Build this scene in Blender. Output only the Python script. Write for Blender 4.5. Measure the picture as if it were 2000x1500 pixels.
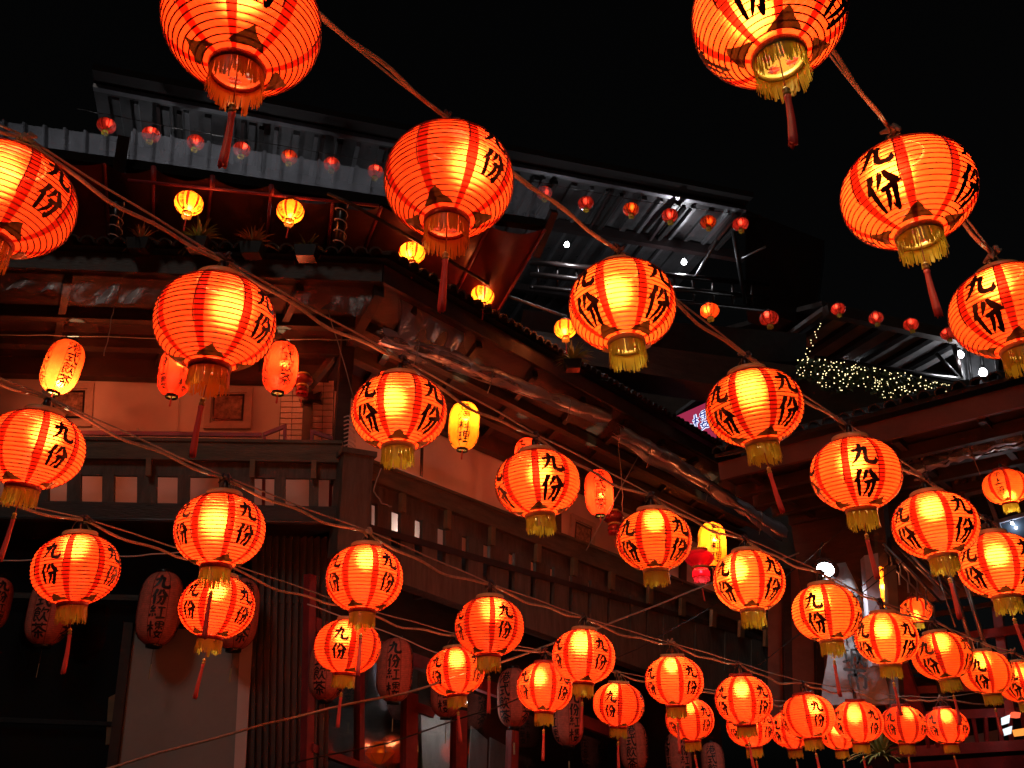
import bpy, math, random
from mathutils import Vector, Matrix, noise
for _o in list(bpy.data.objects): bpy.data.objects.remove(_o)
random.seed(7)
R_ = math.radians
SC = bpy.context.scene
COL = SC.collection
# ------------------------------------------------------------------ camera
FPX, PITCH, ROLL, CAMZ = 1700.0, 25.0, 0.8, 1.6
CAM = Vector((0, 0, CAMZ))
_fw = Vector((0, math.cos(R_(PITCH)), math.sin(R_(PITCH))))
_up = Vector((0, -math.sin(R_(PITCH)), math.cos(R_(PITCH))))
_rt = Vector((1, 0, 0))
_cr, _sr = math.cos(R_(ROLL)), math.sin(R_(ROLL))
RC, UC = _rt * _cr - _up * _sr, _up * _cr + _rt * _sr
cd = bpy.data.cameras.new('camera'); cam = bpy.data.objects.new('camera', cd); COL.objects.link(cam)
cd.sensor_width = 36; cd.lens = FPX / 2000 * 36; cd.clip_start = 0.05; cd.clip_end = 2000
cam.matrix_world = Matrix(((RC.x, UC.x, -_fw.x, CAM.x), (RC.y, UC.y, -_fw.y, CAM.y), (RC.z, UC.z, -_fw.z, CAM.z), (0, 0, 0, 1)))
SC.camera = cam
# ------------------------------------------------------------------ night sky, moonlight, exposure
W = bpy.data.worlds.new('World'); SC.world = W; W.use_nodes = True
_nt = W.node_tree; _bg = _nt.nodes['Background']
_sky = _nt.nodes.new('ShaderNodeTexSky'); _sky.sky_type = 'NISHITA'; _sky.sun_disc = False
_sky.sun_elevation = R_(38); _sky.sun_rotation = R_(200); _sky.air_density = 1.0; _sky.dust_density = 3.0
_hs = _nt.nodes.new('ShaderNodeHueSaturation'); _hs.inputs['Saturation'].default_value = 0.12
_nt.links.new(_sky.outputs[0], _hs.inputs['Color']); _nt.links.new(_hs.outputs[0], _bg.inputs['Color'])
_bg.inputs['Strength'].default_value = 0.0005
sl = bpy.data.lights.new('sun', 'SUN'); sl.energy = 0.22; sl.angle = R_(12); sl.color = (1, 0.88, 0.76)
so = bpy.data.objects.new('sun', sl); COL.objects.link(so)
so.rotation_euler = (R_(52), 0, R_(200 - 180 - 35))
SC.view_settings.view_transform = 'Standard'; SC.view_settings.look = 'None'
SC.view_settings.exposure = 0.0; SC.view_settings.gamma = 1.0
SC.render.engine = 'CYCLES'
cy = SC.cycles
cy.use_denoising = True
try: cy.denoiser = 'OPENIMAGEDENOISE'
except Exception: pass
cy.max_bounces = 8; cy.diffuse_bounces = 3; cy.glossy_bounces = 3; cy.transmission_bounces = 5
cy.transparent_max_bounces = 24; cy.sample_clamp_indirect = 4.0; cy.caustics_reflective = False; cy.caustics_refractive = False
cy.use_light_tree = True

# ------------------------------------------------------------------ helpers
def ray(x, y):
    return RC * ((x - 1000) / FPX) + UC * ((750 - y) / FPX) + _fw
def at(x, y, d):                      # the point seen at photo pixel x, y at distance d along the view axis
    return CAM + ray(x, y) * d
class Plane:
    def __init__(s, p, n): s.p = Vector(p); s.n = Vector(n).normalized()
    def hit(s, x, y, off=0.0):        # where the sight line through x, y meets the plane moved off metres along its normal
        d = ray(x, y); p = s.p + s.n * off
        return CAM + d * ((p - CAM).dot(s.n) / d.dot(s.n))
class MB:
    def __init__(s): s.v = []; s.f = []
    def add(s, vs, fs):
        b = len(s.v); s.v += [tuple(v) for v in vs]; s.f += [tuple(b + i for i in f) for f in fs]; return s
    def box8(s, p):                   # 8 corners: bottom ring 0-3, top ring 4-7
        return s.add(p, [(0, 3, 2, 1), (4, 5, 6, 7), (0, 1, 5, 4), (1, 2, 6, 5), (2, 3, 7, 6), (3, 0, 4, 7)])
    def box(s, c, d, rot=None):
        c = Vector(c); hx, hy, hz = d[0] / 2, d[1] / 2, d[2] / 2
        ps = [Vector(q) for q in ((-hx, -hy, -hz), (hx, -hy, -hz), (hx, hy, -hz), (-hx, hy, -hz), (-hx, -hy, hz), (hx, -hy, hz), (hx, hy, hz), (-hx, hy, hz))]
        if rot is not None: ps = [rot @ q for q in ps]
        return s.box8([c + q for q in ps])
    def beam(s, a, b, w, h, up=(0, 0, 1)):   # bar from a to b, w wide, h high
        a, b = Vector(a), Vector(b); d = (b - a).normalized(); u = Vector(up)
        sd = d.cross(u)
        if sd.length < 1e-4: sd = d.cross(Vector((0, 1, 0)))
        sd.normalize(); u = sd.cross(d).normalized()
        sd *= w / 2; u *= h / 2
        return s.box8([a - sd - u, a + sd - u, b + sd - u, b - sd - u, a - sd + u, a + sd + u, b + sd + u, b - sd + u])
    def prism(s, poly, ext):          # planar polygon extruded by vector ext
        ext = Vector(ext); n = len(poly); P = [Vector(p) for p in poly]
        vs = P + [p + ext for p in P]
        fs = [tuple(range(n)), tuple(range(2 * n - 1, n - 1, -1))]
        fs += [(i, i + n, (i + 1) % n + n, (i + 1) % n) for i in range(n)]
        return s.add(vs, fs)
    def tube(s, pts, r, n=6, cap=True):
        P = [Vector(p) for p in pts]; m = len(P)
        rr = r if isinstance(r, (list, tuple)) else [r] * m
        vs = []; ref = None
        for i in range(m):
            t = (P[min(i + 1, m - 1)] - P[max(i - 1, 0)])
            t = t.normalized() if t.length > 1e-9 else Vector((0, 0, 1))
            if ref is None: ref = Vector((0, 0, 1)) if abs(t.z) < .9 else Vector((1, 0, 0))
            sd = t.cross(ref).normalized(); u = sd.cross(t).normalized(); ref = u
            for k in range(n):
                a = 2 * math.pi * k / n
                vs.append(P[i] + (sd * math.cos(a) + u * math.sin(a)) * rr[i])
        fs = [(i * n + k, i * n + (k + 1) % n, (i + 1) * n + (k + 1) % n, (i + 1) * n + k) for i in range(m - 1) for k in range(n)]
        if cap: fs += [tuple(range(n - 1, -1, -1)), tuple(range((m - 1) * n, m * n))]
        return s.add(vs, fs)
    def lathe(s, prof, n=24, a0=0, a1=2 * math.pi):
        full = abs(a1 - a0 - 2 * math.pi) < 1e-6; c = n if full else n + 1
        vs = [(r * math.cos(a0 + (a1 - a0) * k / n), r * math.sin(a0 + (a1 - a0) * k / n), z) for r, z in prof for k in range(c)]
        fs = [(i * c + k, i * c + (k + 1) % c, (i + 1) * c + (k + 1) % c, (i + 1) * c + k) for i in range(len(prof) - 1) for k in range(n)]
        return s.add(vs, fs)
    def mesh(s, name, mat=None, smooth=False):
        me = bpy.data.meshes.new(name); me.from_pydata(s.v, [], s.f)
        if smooth: me.polygons.foreach_set('use_smooth', [True] * len(me.polygons))
        if mat: me.materials.append(mat)
        me.update(); return me
    def build(s, name, mat, parent=None, smooth=False, **tags):
        return obj(name, s.mesh(name, mat, smooth), None, parent, **tags)
def obj(name, me, mat=None, parent=None, **tags):
    o = bpy.data.objects.new(name, me); COL.objects.link(o)
    if mat:
        o.material_slots[0].link = 'OBJECT'; o.material_slots[0].material = mat
    if parent:
        o.parent = parent
    for k, v in tags.items(): o[k] = v
    return o
def thing(name, label, cat, loc=(0, 0, 0), group=None):
    o = bpy.data.objects.new(name, None); COL.objects.link(o); o.location = loc; o.empty_display_size = .1
    o['label'] = label; o['category'] = cat; o['kind'] = 'thing'
    if group: o['group'] = group
    return o
def child(o, mb, name, mat, smooth=False, **t):   # mesh given in world coordinates, parented to a thing (an unrotated, unscaled Empty, or its part at the same place)
    org = Vector((0, 0, 0)); q = o
    while q is not None: org += Vector(q.location); q = q.parent
    mb.v = [tuple(Vector(v) - org) for v in mb.v]
    return mb.build(name, mat, o, smooth, **t)

# ------------------------------------------------------------------ materials
def new_mat(name):
    m = bpy.data.materials.new(name); m.use_nodes = True
    nt = m.node_tree; nt.nodes.clear()
    out = nt.nodes.new('ShaderNodeOutputMaterial')
    return m, nt, out
def surf(name, col, rough=.6, var=.25, scale=6.0, metal=0.0, bump=.15, spec=.5, stretch=(1, 1, 1), dark=None, col2=None):
    m, nt, out = new_mat(name); N, L = nt.nodes.new, nt.links.new
    b = N('ShaderNodeBsdfPrincipled'); L(b.outputs[0], out.inputs[0])
    tc = N('ShaderNodeTexCoord'); mp = N('ShaderNodeMapping'); mp.inputs['Scale'].default_value = stretch
    L(tc.outputs['Object'], mp.inputs[0])
    n1 = N('ShaderNodeTexNoise'); n1.inputs['Scale'].default_value = scale; n1.inputs['Detail'].default_value = 6; n1.inputs['Roughness'].default_value = .65
    L(mp.outputs[0], n1.inputs['Vector'])
    cr = N('ShaderNodeValToRGB'); cr.color_ramp.elements[0].position = .28; cr.color_ramp.elements[1].position = .75
    c2 = col2 or tuple(c * (1 - var) for c in col)
    cr.color_ramp.elements[0].color = (*c2, 1); cr.color_ramp.elements[1].color = (*[min(1, c * (1 + var * .5)) for c in col], 1)
    L(n1.outputs[0], cr.inputs[0]); L(cr.outputs[0], b.inputs['Base Color'])
    b.inputs['Roughness'].default_value = rough; b.inputs['Metallic'].default_value = metal; b.inputs['Specular IOR Level'].default_value = spec
    if bump:
        n2 = N('ShaderNodeTexNoise'); n2.inputs['Scale'].default_value = scale * 5; n2.inputs['Detail'].default_value = 4
        L(mp.outputs[0], n2.inputs['Vector'])
        bp = N('ShaderNodeBump'); bp.inputs['Strength'].default_value = bump; bp.inputs['Distance'].default_value = .02
        L(n2.outputs[0], bp.inputs['Height']); L(bp.outputs[0], b.inputs['Normal'])
        rr = N('ShaderNodeMapRange'); rr.inputs['To Min'].default_value = max(0, rough - .12); rr.inputs['To Max'].default_value = min(1, rough + .12)
        L(n2.outputs[0], rr.inputs['Value']); L(rr.outputs[0], b.inputs['Roughness'])
    return m
def emit(name, col, s):
    m, nt, out = new_mat(name); e = nt.nodes.new('ShaderNodeEmission')
    e.inputs[0].default_value = (*col, 1); e.inputs[1].default_value = s; nt.links.new(e.outputs[0], out.inputs[0]); return m
def silk(name, col, w=(.37, .26, .26, .11), rough=.5, pore=(1, .33, .21)):
    """thin dyed fabric: translucent, forward-scattering, a little see-through, and diffuse from outside"""
    m, nt, out = new_mat(name); N, L = nt.nodes.new, nt.links.new
    tc = N('ShaderNodeTexCoord'); nz = N('ShaderNodeTexNoise'); nz.inputs['Scale'].default_value = 3.0; nz.inputs['Detail'].default_value = 6
    oi = N('ShaderNodeObjectInfo'); ad = N('ShaderNodeVectorMath'); ad.operation = 'ADD'
    L(tc.outputs['Object'], ad.inputs[0]); L(oi.outputs['Random'], ad.inputs[1]); L(ad.outputs[0], nz.inputs['Vector'])
    mx = N('ShaderNodeMix'); mx.data_type = 'RGBA'
    mr = N('ShaderNodeMapRange'); mr.inputs['From Min'].default_value = .35; mr.inputs['From Max'].default_value = .65
    L(nz.outputs[0], mr.inputs['Value']); L(mr.outputs[0], mx.inputs[0])
    mx.inputs[6].default_value = (col[0] * .97, col[1] * .86, col[2] * .8, 1); mx.inputs[7].default_value = (min(1, col[0] * 1.02), col[1] * 1.1, col[2] * 1.1, 1)
    c = mx.outputs[2]
    tr = N('ShaderNodeBsdfTranslucent'); L(c, tr.inputs[0])
    rf = N('ShaderNodeBsdfRefraction'); rf.inputs['Roughness'].default_value = rough; rf.inputs['IOR'].default_value = 1.35; L(c, rf.inputs[0])
    tp = N('ShaderNodeBsdfTransparent'); tp.inputs[0].default_value = (*pore, 1)
    df = N('ShaderNodeBsdfPrincipled'); L(c, df.inputs['Base Color']); df.inputs['Roughness'].default_value = .35
    def scale(sh, k):
        ms = N('ShaderNodeMixShader'); ms.inputs[0].default_value = k; bl = N('ShaderNodeBsdfDiffuse'); bl.inputs[0].default_value = (0, 0, 0, 1)
        L(bl.outputs[0], ms.inputs[1]); L(sh, ms.inputs[2]); return ms.outputs[0]
    parts = [(tr, w[0]), (rf, w[1]), (tp, w[2]), (df, w[3])]
    tot = 0; cur = None
    for sh, k in parts:
        if cur is None: cur = sh.outputs[0]; tot = k; continue
        ms = N('ShaderNodeMixShader'); ms.inputs[0].default_value = k / (tot + k); L(cur, ms.inputs[1]); L(sh.outputs[0], ms.inputs[2]); cur = ms.outputs[0]; tot += k
    L(cur, out.inputs[0]); return m
def clear_film(name, tint=(.9, .85, .85), op=.25, wr=8.0):
    m, nt, out = new_mat(name); N, L = nt.nodes.new, nt.links.new
    tp = N('ShaderNodeBsdfTransparent'); tp.inputs[0].default_value = (*tint, 1)
    g = N('ShaderNodeBsdfGlossy'); g.inputs['Roughness'].default_value = .3; g.inputs[0].default_value = (.9, .9, .9, 1)
    d = N('ShaderNodeBsdfDiffuse'); d.inputs[0].default_value = (.55, .34, .33, 1)
    tc = N('ShaderNodeTexCoord'); nz = N('ShaderNodeTexNoise'); nz.inputs['Scale'].default_value = wr; nz.inputs['Detail'].default_value = 5; nz.inputs['Distortion'].default_value = 1.5
    L(tc.outputs['Object'], nz.inputs['Vector'])
    bp = N('ShaderNodeBump'); bp.inputs['Strength'].default_value = .8; bp.inputs['Distance'].default_value = .03; L(nz.outputs[0], bp.inputs['Height']); L(bp.outputs[0], g.inputs['Normal'])
    m1 = N('ShaderNodeMixShader'); m1.inputs[0].default_value = .45; L(g.outputs[0], m1.inputs[1]); L(d.outputs[0], m1.inputs[2])
    fr = N('ShaderNodeFresnel'); fr.inputs[0].default_value = 1.3
    ad = N('ShaderNodeMath'); ad.operation = 'ADD'; ad.inputs[1].default_value = op; ad.use_clamp = True; L(fr.outputs[0], ad.inputs[0])
    m2 = N('ShaderNodeMixShader'); L(ad.outputs[0], m2.inputs[0]); L(tp.outputs[0], m2.inputs[1]); L(m1.outputs[0], m2.inputs[2])
    L(m2.outputs[0], out.inputs[0]); return m
def tinted(name, col, k=.5, rough=.4):            # translucent solid colour (fringe strands, plastic plates)
    m, nt, out = new_mat(name); N, L = nt.nodes.new, nt.links.new
    t = N('ShaderNodeBsdfTranslucent'); t.inputs[0].default_value = (*col, 1)
    p = N('ShaderNodeBsdfPrincipled'); p.inputs['Base Color'].default_value = (*col, 1); p.inputs['Roughness'].default_value = rough
    ms = N('ShaderNodeMixShader'); ms.inputs[0].default_value = k; L(p.outputs[0], ms.inputs[1]); L(t.outputs[0], ms.inputs[2]); L(ms.outputs[0], out.inputs[0]); return m
M = {}
M['silk_red'] = silk('silk_red', (1.0, .052, .0085))
M['silk_orange'] = silk('silk_orange', (1.0, .068, .0095))
M['silk_amber'] = silk('silk_amber', (1.0, .080, .0095))
M['silk_yellow'] = silk('silk_yellow', (1.0, .19, .008))
M['silk_crimson'] = silk('silk_crimson', (.8, .05, .04))
M['silk_deep'] = silk('silk_deep', (1.0, .026, .005), w=(.42, .18, .28, .12))
M['seam'] = silk('seam_silk', (.23, .0030, .0008), w=(.62, .16, .03, .19))
M['paper_red'] = surf('aged_red_paper', (.80, .19, .13), rough=.7, var=.35, scale=5)
M['rib'] = surf('rib_wire', (.07, .008, .003), rough=.6, var=.1, bump=0)
M['ink'] = surf('black_ink', (.018, .008, .007), rough=.5, var=.1, bump=0)
M['leaf'] = tinted('olive_foil', (.115, .09, .028), .30, .3)
M['gold_fringe'] = tinted('gold_fringe', (.60, .47, .05), .45)
M['orange_fringe'] = tinted('orange_fringe', (.80, .30, .03), .45)
def cup(name, col, tr):
    m = tinted(name, col, .5, .15); nt = m.node_tree; out = [n for n in nt.nodes if n.type == 'OUTPUT_MATERIAL'][0]; src = out.inputs[0].links[0].from_socket
    t = nt.nodes.new('ShaderNodeBsdfTransparent'); t.inputs[0].default_value = (*tr, 1); ms = nt.nodes.new('ShaderNodeMixShader'); ms.inputs[0].default_value = .28
    nt.links.new(src, ms.inputs[1]); nt.links.new(t.outputs[0], ms.inputs[2]); nt.links.new(ms.outputs[0], out.inputs[0]); return m
M['plate_gold'] = cup('plate_gold', (.24, .18, .035), (.9, .8, .45)); M['plate_red'] = cup('plate_red', (.5, .05, .012), (.95, .5, .2))
M['tassel'] = tinted('tassel_red', (.95, .13, .11), .25, .5)
M['cord'] = surf('red_cord', (.45, .10, .05), var=.1, bump=0)
M['bead'] = surf('gold_bead', (.62, .36, .09), rough=.3, var=.2, bump=0)
M['collar'] = surf('tan_collar', (.60, .42, .19), rough=.35, var=.2, bump=.05)
M['collar_red'] = surf('red_collar', (.35, .03, .02), rough=.35, var=.2, bump=.05)
M['wire'] = surf('steel_wire', (.25, .22, .2), rough=.35, metal=.8, var=.1, bump=0)
M['cable'] = surf('tan_cable', (.36, .29, .22), rough=.6, var=.45, scale=9, bump=.3, stretch=(3, 3, 3))
M['cable_thin'] = surf('thin_cable', (.33, .29, .24), rough=.6, var=.3, scale=8, bump=.1)
M['tape'] = surf('dark_tape', (.03, .03, .05), rough=.45, var=.5, scale=20)
M['matte'] = surf('matte_black', (.012, .011, .011), rough=.95, var=.2, bump=0, spec=.1)
M['black'] = surf('black_lacquer', (.015, .01, .01), rough=.3, var=.2, bump=0)
# ------------------------------------------------------------------ brush-written characters (100 x 100 grid, x right, y up; x, y, half width)
def _s(*p): return list(p)
def L_(*p, w=3.4):                     # even stroke through points with a soft start and end
    n = len(p); return [(x, y, w * (1.15 if i == 0 else (.8 if i == n - 1 else 1))) for i, (x, y) in enumerate(p)]
WATER = [L_((10, 90), (24, 78), w=4), L_((3, 64), (17, 54), w=4), L_((5, 6), (12, 18), (25, 42), w=3.4)]
G = {
 '九': [_s((40, 96, 5.5), (41, 74, 7), (34, 44, 5.5), (20, 20, 4), (3, 4, 1)),
       _s((8, 60, 5.5), (26, 63, 4.5), (56, 71, 6), (62, 68, 6.5), (58, 42, 5.5), (60, 16, 6.5), (74, 9, 6), (93, 11, 6.5), (97, 32, 1.2))],
 '份': [_s((31, 97, 6.5), (25, 78, 5.5), (15, 60, 4), (2, 46, 1)), _s((20, 66, 6), (20, 34, 5), (19, 1, 5.5)),
       _s((54, 93, 5.5), (49, 74, 5), (35, 51, 1.3)), _s((64, 97, 4), (71, 78, 6), (85, 60, 7.5), (99, 53, 1.5)),
       _s((42, 45, 4.5), (60, 48, 4.5), (79, 50, 6.5), (77, 28, 5.5), (71, 8, 6), (65, 3, 5), (56, 12, 1)), _s((60, 48, 5), (56, 28, 5), (46, 13, 3.5), (33, 1, 1))],
 '紅': [L_((24, 96), (9, 75), (27, 75)), L_((35, 84), (18, 62), (7, 54), (38, 59)), L_((8, 42), (3, 24)), L_((22, 44), (22, 22)), L_((35, 43), (42, 28)),
       L_((50, 80), (95, 82), w=4), L_((72, 80), (71, 20), w=4), L_((42, 17), (99, 20), w=4.4)],
 '樓': [L_((3, 68), (38, 71)), L_((21, 97), (21, 3)), L_((20, 64), (3, 34)), L_((23, 60), (37, 46)), L_((50, 92), (50, 66), w=3), L_((50, 92), (90, 92), (90, 66), w=3),
       L_((43, 79), (97, 80), w=3), L_((51, 67), (89, 67), w=2.6), L_((70, 99), (70, 46), w=3), L_((52, 57), (88, 57), w=2.6), L_((53, 57), (53, 46), w=2.6), L_((88, 57), (87, 46), w=2.6),
       L_((66, 44), (52, 18), (90, 1), w=3.2), L_((85, 32), (72, 12), (43, 0), w=3.2), L_((41, 30), (99, 32), w=3.4)],
 '港': WATER + [L_((36, 80), (93, 82)), L_((52, 97), (52, 60)), L_((77, 97), (76, 60)), L_((29, 60), (99, 62)), L_((50, 58), (30, 35)), L_((76, 58), (99, 38)),
       L_((48, 42), (78, 42), (76, 26)), L_((50, 26), (76, 26)), L_((48, 42), (48, 8), (86, 6), (89, 20))],
 '式': [L_((5, 72), (93, 77), w=4), L_((13, 46), (51, 49), w=4), L_((32, 48), (32, 16), w=4), L_((5, 10), (55, 21), w=4.4), L_((60, 97), (66, 50), (82, 12), (94, 5), (97, 26), w=4.4), L_((76, 93), (89, 83), w=4)],
 '飲': [L_((26, 97), (3, 70)), L_((26, 95), (48, 75)), L_((25, 82), (32, 75)), L_((12, 66), (40, 66), (40, 40)), L_((12, 66), (12, 8), (29, 19)), L_((12, 54), (40, 54), w=2.8), L_((12, 40), (40, 40), w=2.8), L_((27, 36), (46, 9)),
       L_((65, 97), (51, 61)), L_((62, 78), (95, 80), (86, 61)), L_((72, 66), (68, 38), (45, 3), w=4), L_((72, 42), (82, 18), (99, 3), w=4)],
 '茶': [L_((5, 82), (95, 84), w=4), L_((32, 97), (32, 70)), L_((68, 97), (67, 70)), L_((50, 73), (28, 50), (3, 38), w=4), L_((50, 73), (74, 52), (99, 41), w=4.4), L_((22, 34), (80, 36), w=4), L_((50, 52), (50, 3), (42, 8), w=4), L_((34, 26), (17, 7), w=4), L_((64, 26), (83, 9), w=4)],
 '台': [L_((46, 97), (19, 61), (71, 66), w=4.4), L_((62, 81), (83, 59), w=4.4), L_((24, 44), (25, 4), w=4), L_((24, 44), (79, 44), (76, 4), w=4.4), L_((25, 8), (76, 8), w=4)],
 '灣': WATER + [L_((66, 98), (66, 89)), L_((36, 86), (98, 87)), L_((52, 80), (52, 52), w=2.8), L_((66, 78), (66, 50), w=2.8), L_((79, 80), (79, 52), w=2.8), L_((52, 66), (79, 66), w=2.6), L_((41, 76), (36, 66), (44, 62), (36, 50), w=2.6), L_((92, 78), (86, 66), (95, 62), (87, 50), w=2.6),
       L_((40, 44), (88, 44), (86, 32)), L_((42, 32), (86, 32)), L_((42, 32), (40, 20), (91, 20), (84, 0), (74, 4))],
 '料': [L_((8, 85), (16, 68)), L_((41, 87), (32, 68)), L_((1, 56), (47, 58)), L_((24, 97), (24, 3)), L_((23, 54), (3, 24)), L_((26, 52), (45, 33)), L_((57, 85), (71, 74)), L_((53, 63), (68, 52)), L_((49, 29), (99, 39), w=4), L_((82, 97), (82, 1), w=4)],
 '理': [L_((5, 82), (39, 84)), L_((22, 82), (22, 20)), L_((8, 54), (36, 55)), L_((1, 15), (43, 25), w=4), L_((50, 91), (50, 48)), L_((50, 91), (92, 91), (92, 48)), L_((50, 70), (92, 70)), L_((50, 50), (92, 50)), L_((71, 91), (71, 8)), L_((52, 29), (92, 30)), L_((43, 7), (99, 8), w=4)],
 '小': [L_((50, 96), (50, 5), (38, 12), w=5), L_((28, 68), (7, 32), w=5), L_((70, 70), (94, 34), w=5.5)],
 '上': [L_((48, 96), (48, 10), w=5), L_((48, 56), (84, 59), w=5), L_((5, 7), (96, 9), w=5.5)],
 '海': WATER + [L_((50, 97), (35, 71)), L_((46, 84), (93, 85)), L_((49, 70), (42, 14), (92, 15)), L_((49, 70), (88, 69), (82, 0), (72, 4)), L_((32, 40), (99, 42), w=3.8), L_((64, 62), (70, 50)), L_((62, 34), (68, 22))],
 '城': [L_((3, 66), (37, 68), w=4.4), L_((20, 94), (20, 22), w=4.4), L_((1, 17), (39, 31), w=4.4), L_((45, 72), (97, 75), w=4), L_((48, 72), (46, 38), (32, 4), w=4.4), L_((50, 52), (67, 52), (64, 20), (55, 26), w=3.8), L_((68, 97), (74, 48), (92, 6), (97, 26), w=4.6), L_((89, 62), (58, 6), w=4), L_((82, 93), (92, 83), w=4)],
 '市': [L_((48, 99), (55, 87), w=5), L_((6, 79), (94, 82), w=5), L_((21, 60), (22, 16), w=4.6), L_((21, 60), (81, 60), (79, 18), (69, 22), w=5), L_((50, 80), (50, -2), w=5)],
 '情': [L_((20, 96), (20, 3), w=4), L_((8, 74), (5, 54), w=4), L_((29, 80), (37, 64), w=4), L_((45, 86), (95, 87)), L_((49, 74), (91, 74)), L_((41, 61), (99, 62)), L_((70, 98), (70, 62)), L_((52, 50), (49, 2)), L_((52, 50), (88, 50), (88, 4), (79, 9)), L_((54, 36), (86, 36), w=2.8), L_((54, 22), (86, 22), w=2.8)],
}
BOLD = [1.0]
def stroke_ribbon(pts, wob=0.0):
    """rounded ribbon (list of left/right pairs) through the stroke points"""
    P = []
    n = len(pts)
    for i in range(n - 1):
        p0, p1, p2, p3 = pts[max(i - 1, 0)], pts[i], pts[i + 1], pts[min(i + 2, n - 1)]
        m = max(3, int(math.dist(p1[:2], p2[:2]) / 9))
        for k in range(m):
            t = k / m
            c = [.5 * ((2 * b) + (-a + c_) * t + (2 * a - 5 * b + 4 * c_ - d) * t * t + (-a + 3 * b - 3 * c_ + d) * t ** 3) for a, b, c_, d in zip(p0, p1, p2, p3)]
            P.append(c)
    P.append(list(pts[-1]))
    out = []
    for i, (x, y, w) in enumerate(P):
        a = P[max(i - 1, 0)]; b = P[min(i + 1, len(P) - 1)]
        dx, dy = b[0] - a[0], b[1] - a[1]; l = math.hypot(dx, dy) or 1
        w = max(w, .6) * 1.12 * BOLD[0] + wob * math.sin(i * 2.3 + x)
        if i == 0 or i == len(P) - 1: w *= .55
        out.append(((x - dy / l * w, y + dx / l * w), (x + dy / l * w, y - dx / l * w)))
    return out
def add_char(mb, ch, mapf, wob=.5):
    for st in G[ch]:
        rb = stroke_ribbon(st, wob); b = len(mb.v)
        for (l, r) in rb: mb.v.append(tuple(mapf(*l))); mb.v.append(tuple(mapf(*r)))
        for i in range(len(rb) - 1): mb.f.append((b + 2 * i, b + 2 * i + 1, b + 2 * i + 3, b + 2 * i + 2))

# ------------------------------------------------------------------ round lantern (unit radius, axis z)
H0, ZS = .80, .846
def prof_r(z): return max(0.0, 1 - (abs(z) / ZS) ** 2.2) ** .5
def arc_table(rf, z0, z1, n):           # n + 1 heights at equal arc length along the profile
    N = 400; zs = [z0 + (z1 - z0) * i / N for i in range(N + 1)]; s = [0.0]
    for i in range(N): s.append(s[-1] + math.hypot(zs[i + 1] - zs[i], rf(zs[i + 1]) - rf(zs[i])))
    res = []; j = 0
    for k in range(n + 1):
        t = s[-1] * k / n
        while j < N - 1 and s[j + 1] < t: j += 1
        u = (t - s[j]) / max(1e-9, s[j + 1] - s[j]); res.append(zs[j] + (zs[j + 1] - zs[j]) * u)
    return res
def sheet(rf, zs, a0, a1, na, off=0.0, pleat=0.0, sub=3, wf=None):
    """piece of the shade between two angles; wf(z) narrows it towards the ends"""
    mb = MB(); rows = []
    for i in range(len(zs) - 1):
        for k in range(sub):
            t = k / sub; z = zs[i] + (zs[i + 1] - zs[i]) * t; rows.append((z, rf(z) - pleat * math.sin(math.pi * t) + off))
    rows.append((zs[-1], rf(zs[-1]) + off)); c = na + 1
    for z, r in rows:
        f = wf(z) if wf else 1.0; am = (a0 + a1) / 2; ha = (a1 - a0) / 2 * f
        for k in range(c):
            a = am + ha * (2 * k / na - 1); mb.v.append((r * math.cos(a), r * math.sin(a), z))
    for i in range(len(rows) - 1):
        for k in range(na): mb.f.append((i * c + k, i * c + k + 1, (i + 1) * c + k + 1, (i + 1) * c + k))
    return mb
ZR = arc_table(prof_r, -H0, H0, 25)
SEAM = R_(4.6)
PR = {}
PR['gore'] = sheet(prof_r, ZR, -R_(22.5) + SEAM, R_(22.5) - SEAM, 6, 0, .013).mesh('gore', M['silk_orange'], True)
PR['seam'] = sheet(prof_r, ZR, R_(22.5) - SEAM, R_(22.5) + SEAM, 2, 0, .013).mesh('seam', M['seam'], True)
def ring_pts(r, z, n=56): return [(r * math.cos(2 * math.pi * k / n), r * math.sin(2 * math.pi * k / n), z) for k in range(n + 1)]
mb = MB()
for z in ZR[1:-1]: mb.tube(ring_pts(prof_r(z) + .004, z), .0106, 4, False)
for k in range(8):                       # the stitched seam thread beside each strip
    a = R_(22.5 + 45 * k) - SEAM
    zz = [ZR[i] for i in range(len(ZR)) if i >= 8]
    mb.tube([((prof_r(z) + .006) * math.cos(a + .012 * math.sin(5 * z + k)), (prof_r(z) + .006) * math.sin(a + .012 * math.sin(5 * z + k)), z) for z in zz], .011, 4, False)
PR['ribs'] = mb.mesh('rib_wires', M['rib'])
def on_round(rf, a, z, off): r = rf(z) + off; return (r * math.cos(a), r * math.sin(a), z)
def panel_text(chars, rf, size, zc, pitch, off=.014, asp=1.0):
    """characters one below another on the gore centred on angle 0"""
    mb = MB()
    for i, ch in enumerate(chars):
        z0 = zc - pitch * i
        def mp(u, v, z0=z0):
            z = z0 + (v - 50) / 100 * size; z = max(-.99 * H0 if rf is prof_r else -9, z); a = (u - 50) / 100 * size * asp / max(.45, rf(z0)) ; return on_round(rf, a, z, off)
        add_char(mb, ch, mp)
    return mb
BOLD[0] = 1.28
PR['text'] = panel_text('九份', prof_r, .55, .24, .63).mesh('lettering', M['ink'])
PR['text_s'] = panel_text('九份', prof_r, .46, .29, .54).mesh('lettering', M['ink'])
BOLD[0] = 1.5
PR['text_small'] = panel_text('九份紅樓', prof_r, .29, .50, .33).mesh('lettering', M['ink'])
PR['text_shanghai'] = panel_text('小上海', prof_r, .32, .46, .40).mesh('lettering', M['ink'])
BOLD[0] = 1.0
_LZ = arc_table(prof_r, -.797, 0, 200)
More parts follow.
